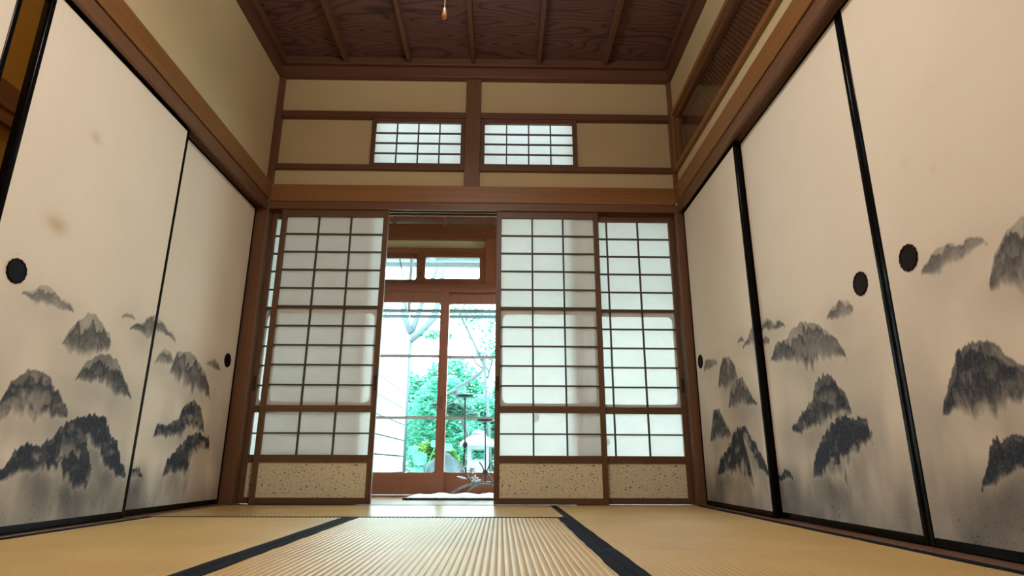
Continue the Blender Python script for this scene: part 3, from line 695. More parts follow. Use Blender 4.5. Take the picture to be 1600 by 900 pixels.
# ================================================================= SHOJI
def shoji(label, x0, x1, yf, handle_x, patches=(), group='shoji screens at the end of the room'):
    root = thing('shoji_screen', label, 'sliding screen', ((x0 + x1) / 2, yf, 0), group)
    y1 = yf + .028; sw = .031
    a, c = x0 + sw, x1 - sw
    bx(x0, a, yf, y1, .0, 1.748).build('stile', M['frameZ'], root, .002)
    bx(c, x1, yf, y1, .0, 1.748).build('stile', M['frameZ'], root, .002)
    for z0, z1, nm in ((1.686, 1.748, 'top_rail'), (.494, .531, 'middle_rail'), (.219, .259, 'lower_rail'), (.0, .034, 'bottom_rail')):
        bx(a, c, yf + .001, y1 - .001, z0, z1).build(nm, M['frameX'], root, .0015)
    # lattice
    w = (c - a) / 3
    for i in (1, 2):
        for z0, z1 in ((.531, 1.686), (.259, .494)):
            bx(a + w * i - .0045, a + w * i + .0045, yf + .005, yf + .019, z0, z1).build('lattice_bar', M['bar'], root)
    h = (1.686 - .531) / 10
    for k in range(1, 10):
        t = .0075 if k == 5 else .0042
        bx(a, c, yf + .0045, yf + .018, .531 + h * k - t, .531 + h * k + t).build('lattice_bar', M['bar'], root)
    bx(a, c, yf + .0045, yf + .018, .3765 - .0042, .3765 + .0042).build('lattice_bar', M['bar'], root)
    bx(a, c, yf + .0195, yf + .0197, .531, 1.686).build('paper', M['washi'], root)
    bx(a, c, yf + .0195, yf + .0197, .259, .494).build('paper', M['washi'], root)
    MB().ring((a, c, .531, .531 + 5 * h), (a + .012, c - .014, .548, .531 + 5 * h - .036), .035, yf + .0202, yf + .0204).build('paper_border', M['border'], root)
    bx(a, c, yf + .008, yf + .02, .034, .219).build('kick_panel', M['speck'], root)
    for (px, pz) in patches:
        MB().lathe([(.0, 0), (.021, 0), (.021, .0003), (0, .0003)], (px, yf + .0205, pz), 18, 'y', lambda a: 1 + .06 * math.cos(5 * a)).build('paper_patch', M['washi'], root)
    hw = .0085
    MB().ring((handle_x - hw, handle_x + hw, .615, .70), (handle_x - hw + .003, handle_x + hw - .003, .619, .696), .001, yf - .0015, yf + .001, 2).build('finger_pull', M['dark'], root)
    bx(handle_x - hw + .003, handle_x + hw - .003, yf - .0004, yf + .001, .619, .696).build('finger_pull', M['dark'], root)
shoji('front shoji left of the opening, greyed where it overlaps the one behind', -1.366, -.708, .014, -.7235)
shoji('shoji at the far left, only a thin strip showing behind the front one', -1.444, -.790, .056, -1.427)
shoji('front shoji right of the opening, cool white paper with a darker right third', -.037, .597, .014, -.0215, [(.200, .466)])
shoji('shoji at the far right beside the corner post', .428, 1.078, .056, 1.062, [(.606, .335)])

# small upper shoji windows
def upper_window(label, x0, x1):
    root = thing('shoji_window', label, 'window', ((x0 + x1) / 2, .02, 2.041), 'small shoji windows high on the end wall')
    z0, z1, f = 2.041, 2.383, .026
    y0, y1 = .012, .04
    bx(x0, x0 + f, y0, y1, z0, z1).build('stile', M['rimZ'], root, .002); bx(x1 - f, x1, y0, y1, z0, z1).build('stile', M['rimZ'], root, .002)
    bx(x0 + f, x1 - f, y0, y1, z1 - .033, z1).build('top_rail', M['rimX'], root, .002); bx(x0 + f, x1 - f, y0, y1, z0, z0 + .016).build('bottom_rail', M['rimX'], root, .002)
    a, c, b, t = x0 + f, x1 - f, z0 + .016, z1 - .033
    for i in (1, 2, 3):
        bx(a + (c - a) * i / 4 - .004, a + (c - a) * i / 4 + .004, y0 + .008, y0 + .02, b, t).build('lattice_bar', M['bar'], root)
        bx(a, c, y0 + .0075, y0 + .0195, b + (t - b) * i / 4 - .004, b + (t - b) * i / 4 + .004).build('lattice_bar', M['bar'], root)
    bx(a, c, y0 + .0205, y0 + .0207, b, t).build('paper', M['washi'], root)
upper_window('small paper window high on the end wall, left of the short post', -.853, -.249)
upper_window('small paper window high on the end wall, right of the short post', -.147, .477)

# ================================================================= GLAZED TRANSOM ON THE RIGHT WALL
rn = thing('glazed_transom', 'long glazed transom with dark carved lattice high on the right wall', 'transom', (1.117, -1.33, 2.01))
y0, y1 = -2.62, -.006
bx(1.093, 1.19, y0, y1, 2.392, 2.424).build('outer_rail', M['beamY'], rn, .002)
bx(1.093, 1.19, y0, y1, 2.004, 2.036).build('outer_rail', M['beamY'], rn, .002)
bx(1.093, 1.19, y1 - .03, y1, 2.036, 2.392).build('outer_stile', M['beamZ'], rn, .002)
bx(1.093, 1.19, y0, y0 + .04, 2.036, 2.392).build('outer_stile', M['beamZ'], rn, .002)
bx(1.108, 1.15, y0 + .04, y1 - .03, 2.356, 2.392).build('inner_rail', M['postY'], rn, .002)
bx(1.108, 1.15, y0 + .04, y1 - .03, 2.036, 2.060).build('inner_rail', M['beamY'], rn, .002)
bx(1.108, 1.15, y1 - .075, y1 - .03, 2.060, 2.356).build('inner_stile', M['postZ'], rn, .002)
bx(1.124, 1.128, y0 + .04, y1 - .075, 2.060, 2.356).build('glass_pane', M['glassd'], rn)
bx(1.18, 1.19, y0 + .04, y1 - .03, 2.036, 2.392).build('back_board', M['rimY'], rn)
lt = MB(); L = .296
for s in (1, -1):
    yy = y0 - .3
    while yy < -.45:
        # slanted slats clipped to the opening
        pa = [(yy, 2.06), (yy + L * s * .8, 2.356)]
        if min(pa[0][0], pa[1][0]) > y0 + .05 and max(pa[0][0], pa[1][0]) < -.40:
            (ya, za), (yb, zb) = pa; wd = .006; xo = 1.150 if s > 0 else 1.156
            vs = [(xo, ya - wd, za), (xo, ya + wd, za), (xo, yb + wd, zb), (xo, yb - wd, zb)]
            vs += [(v[0] + .006, v[1], v[2]) for v in vs]
            lt.add(vs, [(0, 1, 2, 3), (7, 6, 5, 4), (0, 4, 5, 1), (1, 5, 6, 2), (2, 6, 7, 3), (3, 7, 4, 0)])
        yy += .03
tag(lt.build('slanted_lattice', M['postY'], rn), kind='stuff')

# ================================================================= LAMP WITH PULL CORD
lp = thing('ceiling_lamp', 'round hanging ceiling lamp just above the view with a long pull cord', 'lamp', (-.170, -2.05, 2.18))
cx, cy = -.170, -2.05
MB().lathe([(.0, .0), (.17, .0), (.19, .02), (.19, .06), (.17, .08), (.0, .085)], (cx, cy, 2.20), 32).build('glowing_diffuser', emit('lamp glow', (1, .95, .88), LAMP), lp, smooth=True)
MB().lathe([(.21, .02), (.215, .022), (.215, .035), (.21, .037)], (cx, cy, 2.215), 32).build('lamp_rim', M['cord'], lp)
MB().tube([(cx, cy, 2.28), (cx, cy, 2.757)], .006).build('hanging_rod', M['dark'], lp)
MB().lathe([(.0, 0), (.05, 0), (.05, .02), (.0, .043)], (cx, cy, 2.757), 24).build('ceiling_rose', M['dark'], lp)
MB().tube([(cx, cy, 2.20), (cx + .001, cy, 1.95), (cx, cy, 1.458)], .0015, 6).build('pull_cord', M['cord'], lp)
MB().lathe([(.0, 0), (.0055, .001), (.0065, .006), (.0058, .016), (.0042, .028), (.002, .036), (0, .037)], (cx, cy, 1.424), 14).build('cord_pull', M['knob'], lp, smooth=True)
# bulb in the side passage
sl = thing('passage_lamp', 'small warm lamp on the ceiling of the side passage', 'lamp', (-1.95, -2.4, 2.66))
MB().lathe([(.0, 0), (.04, .01), (.06, .04), (.05, .07), (0, .08)], (-1.95, -2.4, 2.64), 20).build('glowing_globe', emit('warm bulb', (1, .70, .33), 330), sl, smooth=True)
MB().lathe([(.0, 0), (.05, 0), (.05, .03), (0, .03)], (-1.95, -2.4, 2.72), 20).build('lamp_base', M['dark'], sl)

# ================================================================= VERANDA
vf = struct('floor.001', bx(-2.45, 2.05, .115, 1.06, -.08, -.02), M['dark'], 'veranda floor beyond the shoji', 'floor')
n = 9
for i in range(n):
    ya = .118 + (1.055 - .118) * i / n; yb = .118 + (1.055 - .118) * (i + 1) / n
    bx(-2.45, 2.05, ya + .001, yb - .001, -.02, -.003 - .0006 * (i % 2)).build('floor_board', M['beamX'], vf)
struct('wall_left.004', bx(-2.5, -2.45, .115, 1.06, -.06, 2.2), M['plaster'], 'end wall of the veranda on the left', 'wall')
struct('wall_right.003', bx(2.05, 2.1, .115, 1.06, -.06, 2.2), M['plaster'], 'end wall of the veranda on the right', 'wall')
vc = struct('ceiling.002', bx(-2.45, 2.05, .11, 1.06, 2.052, 2.066), M['dark'], 'low red brown ceiling of the veranda', 'ceiling')
for i in range(5):
    ya = .11 + .95 * i / 5
    bx(-2.45, 2.05, ya + .001, ya + .189, 2.046 + .002 * (i % 2), 2.052).build('ceiling_board', M['redX'], vc)
for k in range(12):
    x = -.845 - .39 * 4 + .39 * k
    if x < 2.0: bx(x - .012, x + .012, .11, .965, 2.018, 2.046).build('ceiling_rib', M['redY'], vc)
trim(bx(-2.45, 2.05, .965, 1.06, 1.905, 2.03), M['redX'], 'red brown beam above the veranda windows')
struct('wall_back.001', bx(-2.45, 2.05, 1.01, 1.05, 1.83, 1.91), M['plaster'], 'thin ochre strip above the veranda transom windows', 'wall')
trim(bx(-2.45, 2.05, .98, 1.05, 1.798, 1.834), M['redX'], 'rail above the veranda transom windows', .002)
trim(bx(-2.45, 2.05, .96, 1.05, 1.474, 1.54), M['redX'], 'red brown rail between transom and glass doors', .002)
for x in (-2.0, -.131, 1.45):
    trim(bx(x, x + .086, .962, 1.052, 1.54, 1.905), M['redZ'], {-2.0: 'post between transom windows far to the left', -.131: 'dark red post right of the transom window', 1.45: 'post between transom windows far to the right'}[x], .002)
trim(bx(-2.45, 2.05, .955, 1.06, -.03, .004), M['redX'], 'sill under the veranda glass doors', .001)

def glass_frame(root, x0, x1, z0, z1, hole, y, mt, r=.018, th=.028):
    MB().ring((x0, x1, z0, z1), hole, r, y, y + th, 5).build('sash_frame', mt, root, .002)

def glass_door(label, x0, x1, y):
    root = thing('glass_door', label, 'glass door', ((x0 + x1) / 2, y, 0), 'glass doors of the veranda')
    h = (x0 + .066, x1 - .066, .156, 1.392)
    glass_frame(root, x0, x1, .008, 1.476, h, y, M['redZ'])
    bx(h[0] - .02, h[1] + .02, y - .002, y, .075, .145).build('kick_board', M['redX'], root, .001)
    zz = [.150, .533, .981, 1.398]
    for z in zz[1:3]:
        bx(h[0], h[1], y + .004, y + .024, z - .0105, z + .0105).build('glazing_bar', M['alu'], root)
    for a, c in zip(zz[:-1], zz[1:]):
        bx(h[0] - .005, h[1] + .005, y + .012, y + .015, a + .001, c - .001).build('glass_pane', M['glass'], root)
    for hx in (x0 + .03, x1 - .036):
        MB().ring((hx - .008, hx + .008, .60, .68), (hx - .005, hx + .005, .604, .676), .002, y - .003, y + .001, 2).build('finger_pull', M['dark'], root)
glass_door('wooden glass door seen through the left half of the opening', -1.33, -.399, .970)
glass_door('wooden glass door seen behind the flower stand in the right half of the opening', -.466, .47, 1.003)
glass_door('wooden glass door hidden behind the left shoji', -2.25, -1.266, 1.003)
glass_door('wooden glass door hidden behind the right shoji', .41, 1.36, .970)

def transom_window(label, x0, x1, y, hole, knob):
    root = thing('transom_window', label, 'window', ((x0 + x1) / 2, y, 1.54), 'veranda transom windows')
    glass_frame(root, x0, x1, 1.541, 1.797, hole, y, M['redX'], .016, .024)
    bx(hole[0] - .004, hole[1] + .004, y + .010, y + .013, hole[2] - .004, hole[3] + .004).build('glass_pane', M['glass'], root)
    if knob: bx(knob - .004, knob + .004, y - .003, y, 1.60, 1.635).build('latch', M['dark'], root)
transom_window('wide low transom window right of the opening centre, under the ochre strip', -.650, -.126, .970, (-.594, -.174, 1.582, 1.756), -.63)
transom_window('transom window half hidden at the left of the opening', -1.18, -.606, 1.004, (-1.12, -.667, 1.582, 1.756), None)
transom_window('transom window hidden behind the right shoji', -.04, .70, .985, (.01, .65, 1.582, 1.756), None)
transom_window('transom window hidden behind the far right shoji', .72, 1.44, .985, (.77, 1.39, 1.582, 1.756), None)
transom_window('transom window hidden behind the far left shoji', -1.91, -1.20, .970, (-1.86, -1.25, 1.582, 1.756), None)

# white wool rug
rg = thing('rug', 'white wool rug with a dark edge on the veranda floor under the stand', 'rug', (-.05, .72, 0))
nx, ny = 60, 16
vs = []; fs = []
rx0, rx1, ry0, ry1 = -.60, .46, .50, .93
rr = random.Random(3)
for j in range(ny + 1):
    for i in range(nx + 1):
        u = i / nx; v = j / ny
        e = min(u, 1 - u, v, 1 - v)
        z = .008 + .013 * min(1, e * 9) + rr.uniform(-.002, .002) + .005 * math.sin(u * 41) * (1 if v > .6 else .4)
        vs.append((rx0 + (rx1 - rx0) * u + (.006 * rr.random() if i in (0, nx) else 0), ry0 + (ry1 - ry0) * v + (.008 * math.sin(u * 60) if j in (0, ny) else 0), z))
for j in range(ny):
    for i in range(nx):
        q = j * (nx + 1) + i
        fs.append((q, q + 1, q + nx + 2, q + nx + 1))
MB().add(vs, fs).build('pile', M['rug'], rg, smooth=True)
bx(rx0 - .006, rx1 + .006, ry0 - .012, ry1 + .006, -.003, .0095).build('backing', M['rugdark'], rg)

# wrought iron stand with two dishes
fsd = thing('flower_stand', 'wrought iron stand with two flat dishes and metal flowers on the white rug', 'plant stand', (-.10, .75, .02))
Ys = .75
def dish(cx, z, label=None):
    wob = lambda a: 1 + .025 * math.sin(a * 9)
    return MB().lathe([(.0, .0), (.040, .002), (.058, .010), (.0625, .016), (.061, .0185), (.054, .012), (.0, .006)], (cx, Ys, z), 40, 'z', wob).build('dish', M['iron'], fsd, smooth=True)
dish(-.248, .652); dish(-.108, .488)
MB().tube([(-.248, Ys, .655), (-.245, Ys, .50), (-.242, Ys, .36), (-.241, Ys, .25), (-.238, Ys, .205), (-.226, Ys, .150), (-.205, Ys, .110), (-.172, Ys, .088), (-.140, Ys, .086)], .0052, 8).build('rod', M['iron'], fsd, smooth=True)
MB().tube([(-.108, Ys, .49), (-.103, Ys, .32), (-.100, Ys, .092)], .0050, 8).build('rod', M['iron'], fsd, smooth=True)
# leaf shaped ornaments on the tall rod
def leaf(cx, cz, ln, wd, tilt, mt, name, dy=0, par=None):
    prof = [(0, .0), (wd * .6, ln * .2), (wd, ln * .5), (wd * .6, ln * .8), (0, ln)]
    mb = MB(); vs = []; fs = []
    ca, sa = math.cos(tilt), math.sin(tilt)
    for k, (w_, l_) in enumerate(prof):
        for s_, d_ in ((-1, 0), (0, -.006), (1, 0), (0, .004)):
            x = s_ * w_; z = l_ - ln / 2
            vs.append((cx + x * ca - z * sa, Ys + dy + (d_ if 0 < k < 4 else 0), cz + x * sa + z * ca))
    for k in range(4):
        for q in range(4):
            fs.append((k * 4 + q, k * 4 + (q + 1) % 4, k * 4 + 4 + (q + 1) % 4, k * 4 + 4 + q))
    return mb.add(vs, fs).build(name, mt, par or fsd, smooth=True)
leaf(-.240, .338, .052, .018, 0, M['iron'], 'leaf_ornament', -.006)
leaf(-.242, .300, .036, .011, .1, M['iron'], 'leaf_ornament', -.006)
leaf(-.246, .255, .052, .009, -.05, M['iron'], 'leaf_ornament', -.006)
leaf(-.246, .215, .05, .008, .05, M['iron'], 'leaf_ornament', -.006)
# metal flowers
def flower(cx, cz, r, tilt):
    st = MB().lathe([(0, -.004), (r * .25, 0), (0, .006)], (cx, Ys - .012, cz), 10, 'y').build('flower', M['petal'], fsd, smooth=True)
    for k in range(5):
        a = tilt + k * 2 * PI / 5
        leaf(cx + math.cos(a) * r * .6, cz + math.sin(a) * r * .6, r, r * .32, a - PI / 2, M['petal'], 'petal', -.012, st)
flower(-.258, .190, .030, .3); flower(-.186, .172, .022, .9); flower(-.196, .176, .018, 2); flower(-.172, .118, .026, .2)
leaf(-.255, .126, .075, .007, 1.35, M['petal'], 'leaf_ornament', -.01); leaf(-.15, .108, .05, .009, 1.8, M['petal'], 'leaf_ornament', -.01)
MB().tube([(-.190, Ys, .165), (-.188, Ys, .13), (-.180, Ys, .095)], .003, 6).build('flower_stem', M['steel'], fsd)
# arched feet
def arch(x0, x1, y0, y1, zt, name='arched_leg'):
    pts = []
    for k in range(13):
        t = k / 12
        pts.append((x0 + (x1 - x0) * t, y0 + (y1 - y0) * t, .033 + (zt - .033) * math.sin(PI * t) ** .8))
    MB().tube(pts, [.0075] + [.0062] * 11 + [.0075], 8).build(name, M['steel'], fsd, smooth=True)
arch(-.312, .118, .66, .80, .096); arch(-.225, .035, .84, .68, .090)
for s in (-1, 1):
    MB().tube([(-.100 + s * .058, Ys, .092), (-.100 + s * .040, Ys, .115), (-.100 + s * .014, Ys, .150), (-.100 + s * .010, Ys, .172), (-.100 + s * .022, Ys, .20), (-.100 + s * .042, Ys, .225)], .0045, 8).build('curved_brace', M['iron'], fsd, smooth=True)
MB().lathe([(0, -.016), (.017, -.012), (.02, 0), (.017, .012), (0, .016)], (-.101, Ys, .162), 14).build('joint_knob', M['iron'], fsd, smooth=True)

# ================================================================= OUTSIDE
GZ = -.42
gr = MB(); vs = []; fs = []
n = 24
for j in range(n + 1):
    for i in range(n + 1):
        vs.append((-9 + 18 * i / n, 1.08 + 14 * j / n, GZ + .05 * math.sin(i * 1.7) * math.cos(j * 1.3) + .004 * j))
for j in range(n):
    for i in range(n):
        q = j * (n + 1) + i; fs.append((q, q + 1, q + n + 2, q + n + 1))
tag(gr.add(vs, fs).build('ground', M['soil']), 'ground outside the glass doors, made pale to bounce daylight up', 'ground', None, 'structure')

# eave over the veranda
ev = tag(MB().add([(-2.6, 1.06, 2.20), (2.2, 1.06, 2.20), (2.2, 2.05, 2.075), (-2.6, 2.05, 2.075), (-2.6, 1.06, 2.215), (2.2, 1.06, 2.215), (2.2, 2.05, 2.09), (-2.6, 2.05, 2.09)],
    [(0, 1, 2, 3), (7, 6, 5, 4), (0, 4, 5, 1), (1, 5, 6, 2), (2, 6, 7, 3), (3, 7, 4, 0)]).build('eave', M['white']), 'white boarded eave outside above the transom windows', 'eave', None, 'structure')
for k in range(9):
    x = -2.3 + k * .55
    MB().add([(x - .025, 1.06, 2.15), (x + .025, 1.06, 2.15), (x + .025, 2.05, 2.025), (x - .025, 2.05, 2.025), (x - .025, 1.06, 2.199), (x + .025, 1.06, 2.199), (x + .025, 2.05, 2.074), (x - .025, 2.05, 2.074)],
        [(3, 2, 1, 0), (4, 5, 6, 7), (0, 1, 5, 4), (1, 2, 6, 5), (2, 3, 7, 6), (3, 0, 4, 7)]).build('rafter', M['white'], ev)
bx(-2.6, 2.2, 1.96, 2.0, 2.0, 2.045).build('fascia', M['white'], ev)
tag(bx(-2.6, 2.2, .12, 1.70, 2.80, 2.85).build('eave', M['white']), 'unseen upper eave added to shade the small paper windows', 'eave', None, 'structure')  # out of view, added to hold sky light off the upper windows
# laundry poles and their hanging bracket
for yq, lab in ((1.50, 'nearer laundry pole crossing the top of the glass doors'), (1.70, 'farther laundry pole crossing the top of the glass doors')):
    tag(MB().tube([(-2.3, yq, 1.455), (2.0, yq, 1.455)], .0165, 12).build('laundry_pole', plain('grey blue pole', (.19, .26, .30), .4), smooth=True), lab, 'pole', 'laundry poles under the eave')
hb = thing('pole_hanger', 'wire hanger under the eave holding the laundry poles, seen through the left transom', 'hanger', (-.80, 1.6, 1.46))
iron2 = M['white']
bx(-.812, -.788, 1.595, 1.605, 1.46, 2.12).build('hanger_bar', plain('pale steel', (.5, .58, .62), .4), hb)
MB().tube([(-.93, 1.6, 2.06), (-.80, 1.6, 1.50), (-.66, 1.6, 2.06)], .007, 6).build('stay_wire', M['rock'], hb)
MB().tube([(-.80, 1.44, 1.50), (-.80, 1.50, 1.430), (-.80, 1.60, 1.47), (-.80, 1.70, 1.430), (-.80, 1.76, 1.50)], .006, 6).build('pole_hook', M['alu'], hb)
MB().tube([(-.93, 1.6, 2.06), (-.66, 1.6, 2.06)], .006, 6).build('top_wire', M['rock'], hb)

# white block wall on the left
bw = thing('block_wall', 'white garden wall of smooth blocks running back on the left outside', 'wall', (-1.2, 2.6, GZ))
bx(-1.255, -1.180, 1.25, 3.95, GZ, 1.70).build('mortar_core', M['blockj'], bw)
cw = .33; chh = .18
me_cache = {}
r = 0; z = GZ
while z < 1.70:
    z1 = min(z + chh, 1.70)
    yq = 3.95; k = 0
    while yq > 1.27:
        ya = max(1.25, yq - cw)
        o = bx(-1.185, -1.150, ya + .009, yq - .009, z + .009, z1 - .009).build('block', M['block'], bw)
        yq = ya
    z = z1
bx(-1.28, -1.135, 1.25, 3.98, 1.70, 1.735).build('coping', M['block'], bw, .006)
for k in range(8):
    yq = 3.9 - k * .33
    bx(-1.16, -1.146, yq - .24, yq - .03, 1.60, 1.66).build('vent_slot', plain('blue grey slot', (.16, .24, .28), .8), bw)

def foliage(mb, centres, count, size, rnd, flat=.6):
    for _ in range(count):
        c, rad = centres[rnd.randrange(len(centres))]
        d = Vector((rnd.gauss(0, 1), rnd.gauss(0, 1), rnd.gauss(0, 1))).normalized() * (rnd.random() ** .4)
        p = Vector(c) + Vector((d.x * rad[0], d.y * rad[1], d.z * rad[2]))
        s = size * rnd.uniform(.6, 1.3)
        a = rnd.uniform(0, 2 * PI); tl = rnd.uniform(-1, 1) * flat
        u = Vector((math.cos(a), math.sin(a), tl)).normalized(); v = u.cross(Vector((rnd.uniform(-.4, .4), rnd.uniform(-.4, .4), 1))).normalized()
        k = u.cross(v).normalized() * s * .12
        mb.add([p - u * s, p + v * s * .45 + k, p + u * s, p - v * s * .45 + k, p], [(0, 3, 4), (3, 2, 4), (2, 1, 4), (1, 0, 4)])
    return mb

def shrub(label, base, centres, count, size, mt, seed, stems=3, group='garden shrubs'):
    rnd = random.Random(seed)
    root = thing('garden_shrub', label, 'shrub', base, group)
    for k in range(stems):
        c = centres[k % len(centres)][0]
        MB().tube([base, ((base[0] + c[0]) / 2 + rnd.uniform(-.05, .05), (base[1] + c[1]) / 2, (base[2] + c[2]) / 2), c], [.03, .02, .008], 6).build('stem', M['bark'], root)
    tag(foliage(MB(), centres, count, size, rnd).build('foliage', mt, root, fix=False), kind='stuff')

E3 = lambda x, y, z, a, b, c: ((x, y, z), (a, b, c))
shrub('dense mid green shrub right of the white wall', (-.9, 5.4, GZ), [E3(-1.0, 5.4, .6, .45, .5, .75), E3(-.6, 5.5, .45, .4, .5, .65), E3(-.85, 5.6, 1.05, .4, .4, .45)], 15000, .045, M['leaf'], 1)
shrub('leafy shrub behind the stone lantern', (.1, 5.9, GZ), [E3(.1, 5.9, .5, .5, .5, .7), E3(.55, 6, .7, .5, .5, .6), E3(-.25, 6.1, .75, .4, .4, .5)], 15000, .05, M['leaf'], 2)
shrub('pale shrub low beside the stone lantern', (-.62, 4.95, GZ), [E3(-.66, 4.95, .12, .24, .2, .42), E3(-.50, 4.95, .0, .2, .2, .3)], 5000, .04, M['leaf2'], 3)
shrub('yellow green plant above the boulder', (-.85, 4.5, GZ), [E3(-.92, 4.5, .36, .18, .15, .14), E3(-.70, 4.5, .29, .16, .15, .14)], 700, .055, M['leaf3'], 4)
shrub('green shrub right of the stone lantern', (.25, 4.6, GZ), [E3(.2, 4.6, .1, .3, .3, .5), E3(.5, 4.6, .3, .3, .3, .5)], 6000, .045, M['leaf'], 5)
shrub('hedge far back in the garden', (0, 8.6, GZ), [E3(-2.2, 8.6, .9, .9, .4, 1.3), E3(-1.0, 8.6, 1.0, .9, .4, 1.3), E3(.5, 8.6, .9, .9, .4, 1.25), E3(1.9, 8.6, .9, .9, .4, 1.2)], 36000, .08, M['leaf'], 6, 4)

# trees
def tree(label, base, branches, centres, count, size, mt, seed, group='garden trees'):
    root = thing('garden_tree', label, 'tree', base, group)
    for k, (pts, r0, r1) in enumerate(branches):
        n = len(pts)
        MB().tube(pts, [r0 + (r1 - r0) * i / (n - 1) for i in range(n)], 8).build('trunk' if k == 0 else 'branch', M['bark'], root, smooth=True)
    if count:
        tag(foliage(MB(), centres, count, size, random.Random(seed)).build('foliage', mt, root, fix=False), kind='stuff')
T = 5.0
def atp(x, z, y): return (x, y, z)
tree('grey branching tree rising behind the white wall', (-1.35, T, GZ),
     [([(-1.37, T, GZ), (-1.37, T, .8), (-1.36, T, 1.65), (-1.34, T, 1.88)], .10, .075),
      ([(-1.34, T, 1.88), (-1.16, T, 2.02), (-.98, T, 2.22), (-.90, T, 2.55), (-.86, T, 3.1)], .065, .035),
      ([(-1.34, T, 1.86), (-1.26, T + .1, 2.15), (-1.18, T + .1, 2.45), (-1.08, T + .1, 2.7), (-.9, T + .1, 3.2)], .05, .025),
      ([(-1.30, T, 2.0), (-1.42, T, 2.3), (-1.38, T, 2.65), (-1.28, T, 3.2)], .05, .025)],
     [E3(-.9, T, 1.98, .25, .2, .06)], 220, .045, M['leaf2'], 11)
T2 = 5.3
tree('slender maple with airy pale leaves in the right pane', (-.30, T2, GZ),
     [([(-.12, T2, GZ), (-.18, T2, .8), (-.24, T2, 1.55), (-.42, T2, 1.95), (-.62, T2, 2.35), (-.78, T2, 2.55)], .03, .010),
      ([(-.18, T2, 1.5), (-.42, T2, 1.95), (-.68, T2, 2.2)], .014, .006),
      ([(-.2, T2, 1.4), (-.1, T2, 1.8), (.02, T2, 2.15), (.15, T2, 2.5)], .016, .006),
      ([(-.12, T2, 1.75), (.1, T2, 1.86), (.3, T2, 1.98)], .010, .005)],
     [E3(-.55, T2, 2.35, .25, .25, .2), E3(-.2, T2, 2.2, .3, .3, .3), E3(.1, T2, 2.1, .3, .3, .35), E3(-.1, T2, 1.8, .28, .3, .2), E3(-.22, T2, 2.65, .5, .4, .25), E3(.3, T2, 2.4, .4, .4, .5)], 2300, .038, M['leaf2'], 12)
T3 = 3.9
tree('bent bare pine limb in front of the greenery above the tall dish', (-.32, T3 + .55, GZ),
     [([(-.32, T3 + .55, GZ), (-.38, T3 + .4, .4), (-.52, T3, .95), (-.54, T3, 1.10), (-.42, T3, 1.17), (-.27, T3, 1.27), (-.20, T3, 1.34), (-.21, T3, 1.46), (-.25, T3, 1.55)], .032, .015),
      ([(-.22, T3, 1.33), (-.31, T3, 1.40), (-.36, T3, 1.50), (-.31, T3, 1.58)], .014, .006),
      ([(-.54, T3, 1.08), (-.66, T3, 1.02), (-.80, T3, .93)], .028, .012)],
     [E3(-.6, T3, .88, .26, .2, .09), E3(-.45, T3, .80, .2, .2, .06)], 1500, .035, M['needle'], 13)

# big round leaves (each leaf a part)
bl = thing('butterbur_plant', 'plant with big round pale leaves at the foot of the white wall', 'plant', (-.93, 3.55, GZ))
def round_leaf(c, r, nx_, nz_, name='leaf'):
    nrm = Vector((nx_, -.75, nz_)).normalized(); u = nrm.cross(Vector((0, 0, 1))).normalized(); v = u.cross(nrm)
    vs = [Vector(c) - nrm * r * .15]; fs = []
    for k in range(18):
        a = k * 2 * PI / 18; q = r * (1 + .04 * math.sin(a * 5))
        vs.append(Vector(c) + u * q * math.cos(a) * .95 + v * q * math.sin(a) + nrm * .01 * math.sin(3 * a))
    for k in range(18): fs.append((0, 1 + k, 1 + (k + 1) % 18))
    return MB().add(vs, fs).build(name, M['leaf2'], bl, smooth=True, fix=False)
for c, r_, a, b_ in (((-.90, 3.55, .27), .085, .1, .3), ((-.99, 3.6, .36), .07, -.3, .5), ((-.62, 3.75, .40), .07, .2, .7), ((-.74, 3.7, .44), .07, -.1, .8), ((-.92, 3.5, .12), .08, .2, .5)):
    round_leaf(c, r_, a, b_)
    MB().tube([(c[0], c[1] + .02, c[2]), (c[0] * .5 - .47, c[1] + .03, c[2] - .25), (-.93, 3.58, GZ)], .007, 6).build('stalk', M['leaf2'], bl)

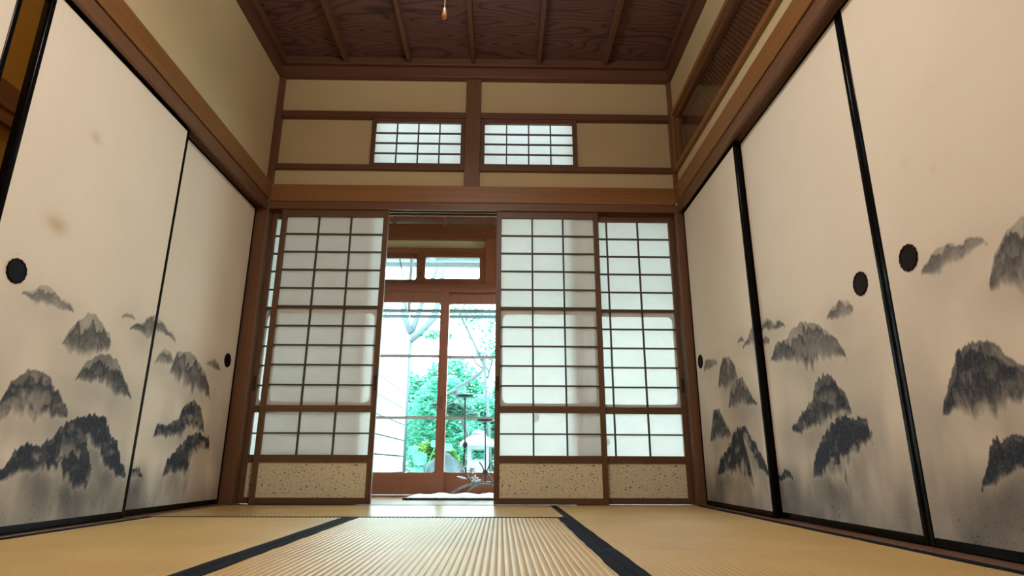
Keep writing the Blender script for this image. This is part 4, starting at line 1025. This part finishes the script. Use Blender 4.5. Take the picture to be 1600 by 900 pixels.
# boulder
bd = MB(); rnd = random.Random(4)
bm = bmesh.new(); bmesh.ops.create_icosphere(bm, subdivisions=4, radius=1)
for v in bm.verts:
    p = v.co.copy()
    k = 1 + .10 * math.sin(p.x * 3.1 + 1) * math.cos(p.y * 2.7) + .06 * math.sin(p.z * 6 + p.x * 4) + .03 * math.sin(p.x * 11 + p.y * 9)
    v.co = Vector((p.x * .30 * k - .70, p.y * .28 * k + 3.95, p.z * .38 * k - .08))
me = bpy.data.meshes.new('boulder'); bm.to_mesh(me); bm.free(); me.materials.append(M['rock'])
me.polygons.foreach_set('use_smooth', [True] * len(me.polygons))
bo = bpy.data.objects.new('boulder', me); COL.objects.link(bo)
tag(bo, 'blue grey boulder low in the garden right of the white wall', 'boulder')

# stone lantern
sx, sy = -.27, 4.05
ln = thing('stone_lantern', 'pale stone lantern with a framed light opening, seen behind the flower stand', 'lantern', (sx, sy, GZ))
def square(mb, prof, n=4, rot=PI / 4):
    vs = []; fs = []
    for r_, z_ in prof:
        for k in range(n):
            a = rot + k * 2 * PI / n
            vs.append((sx + r_ * math.cos(a) * 1.2, sy + r_ * math.sin(a) * 1.2, z_))
    m = len(prof)
    for i in range(m - 1):
        for k in range(n): fs.append((i * n + k, i * n + (k + 1) % n, (i + 1) * n + (k + 1) % n, (i + 1) * n + k))
    fs.append(tuple(range(n - 1, -1, -1))); fs.append(tuple(range((m - 1) * n, m * n)))
    return mb.add(vs, fs)
square(MB(), [(.20, GZ), (.20, GZ + .12), (.13, GZ + .16), (.11, .02), (.17, .08), (.17, .13)]).build('pedestal', M['stone'], ln, .008)
MB().ring((sx - .125, sx + .125, .13, .43), (sx - .075, sx + .082, .26, .38), .008, sy - .125, sy - .085, 3).build('light_box', M['stone'], ln, .004)
MB().box(sx - .125, sx - .085, sy - .085, sy + .125, .13, .43).box(sx + .085, sx + .125, sy - .085, sy + .125, .13, .43).build('light_box_side', M['stone'], ln)
MB().ring((sx - .078, sx + .085, .257, .383), (sx - .066, sx + .073, .269, .371), .004, sy - .130, sy - .118, 2).build('opening_frame', plain('slate frame', (.16, .24, .28), .7), ln)
square(MB(), [(.245, .415), (.25, .455), (.19, .50), (.11, .54), (.06, .56)], 4).build('roof', M['stone'], ln, .01)
square(MB(), [(.05, .555), (.07, .575), (.05, .60), (.0, .62)], 8, 0).build('finial', M['stone'], ln)
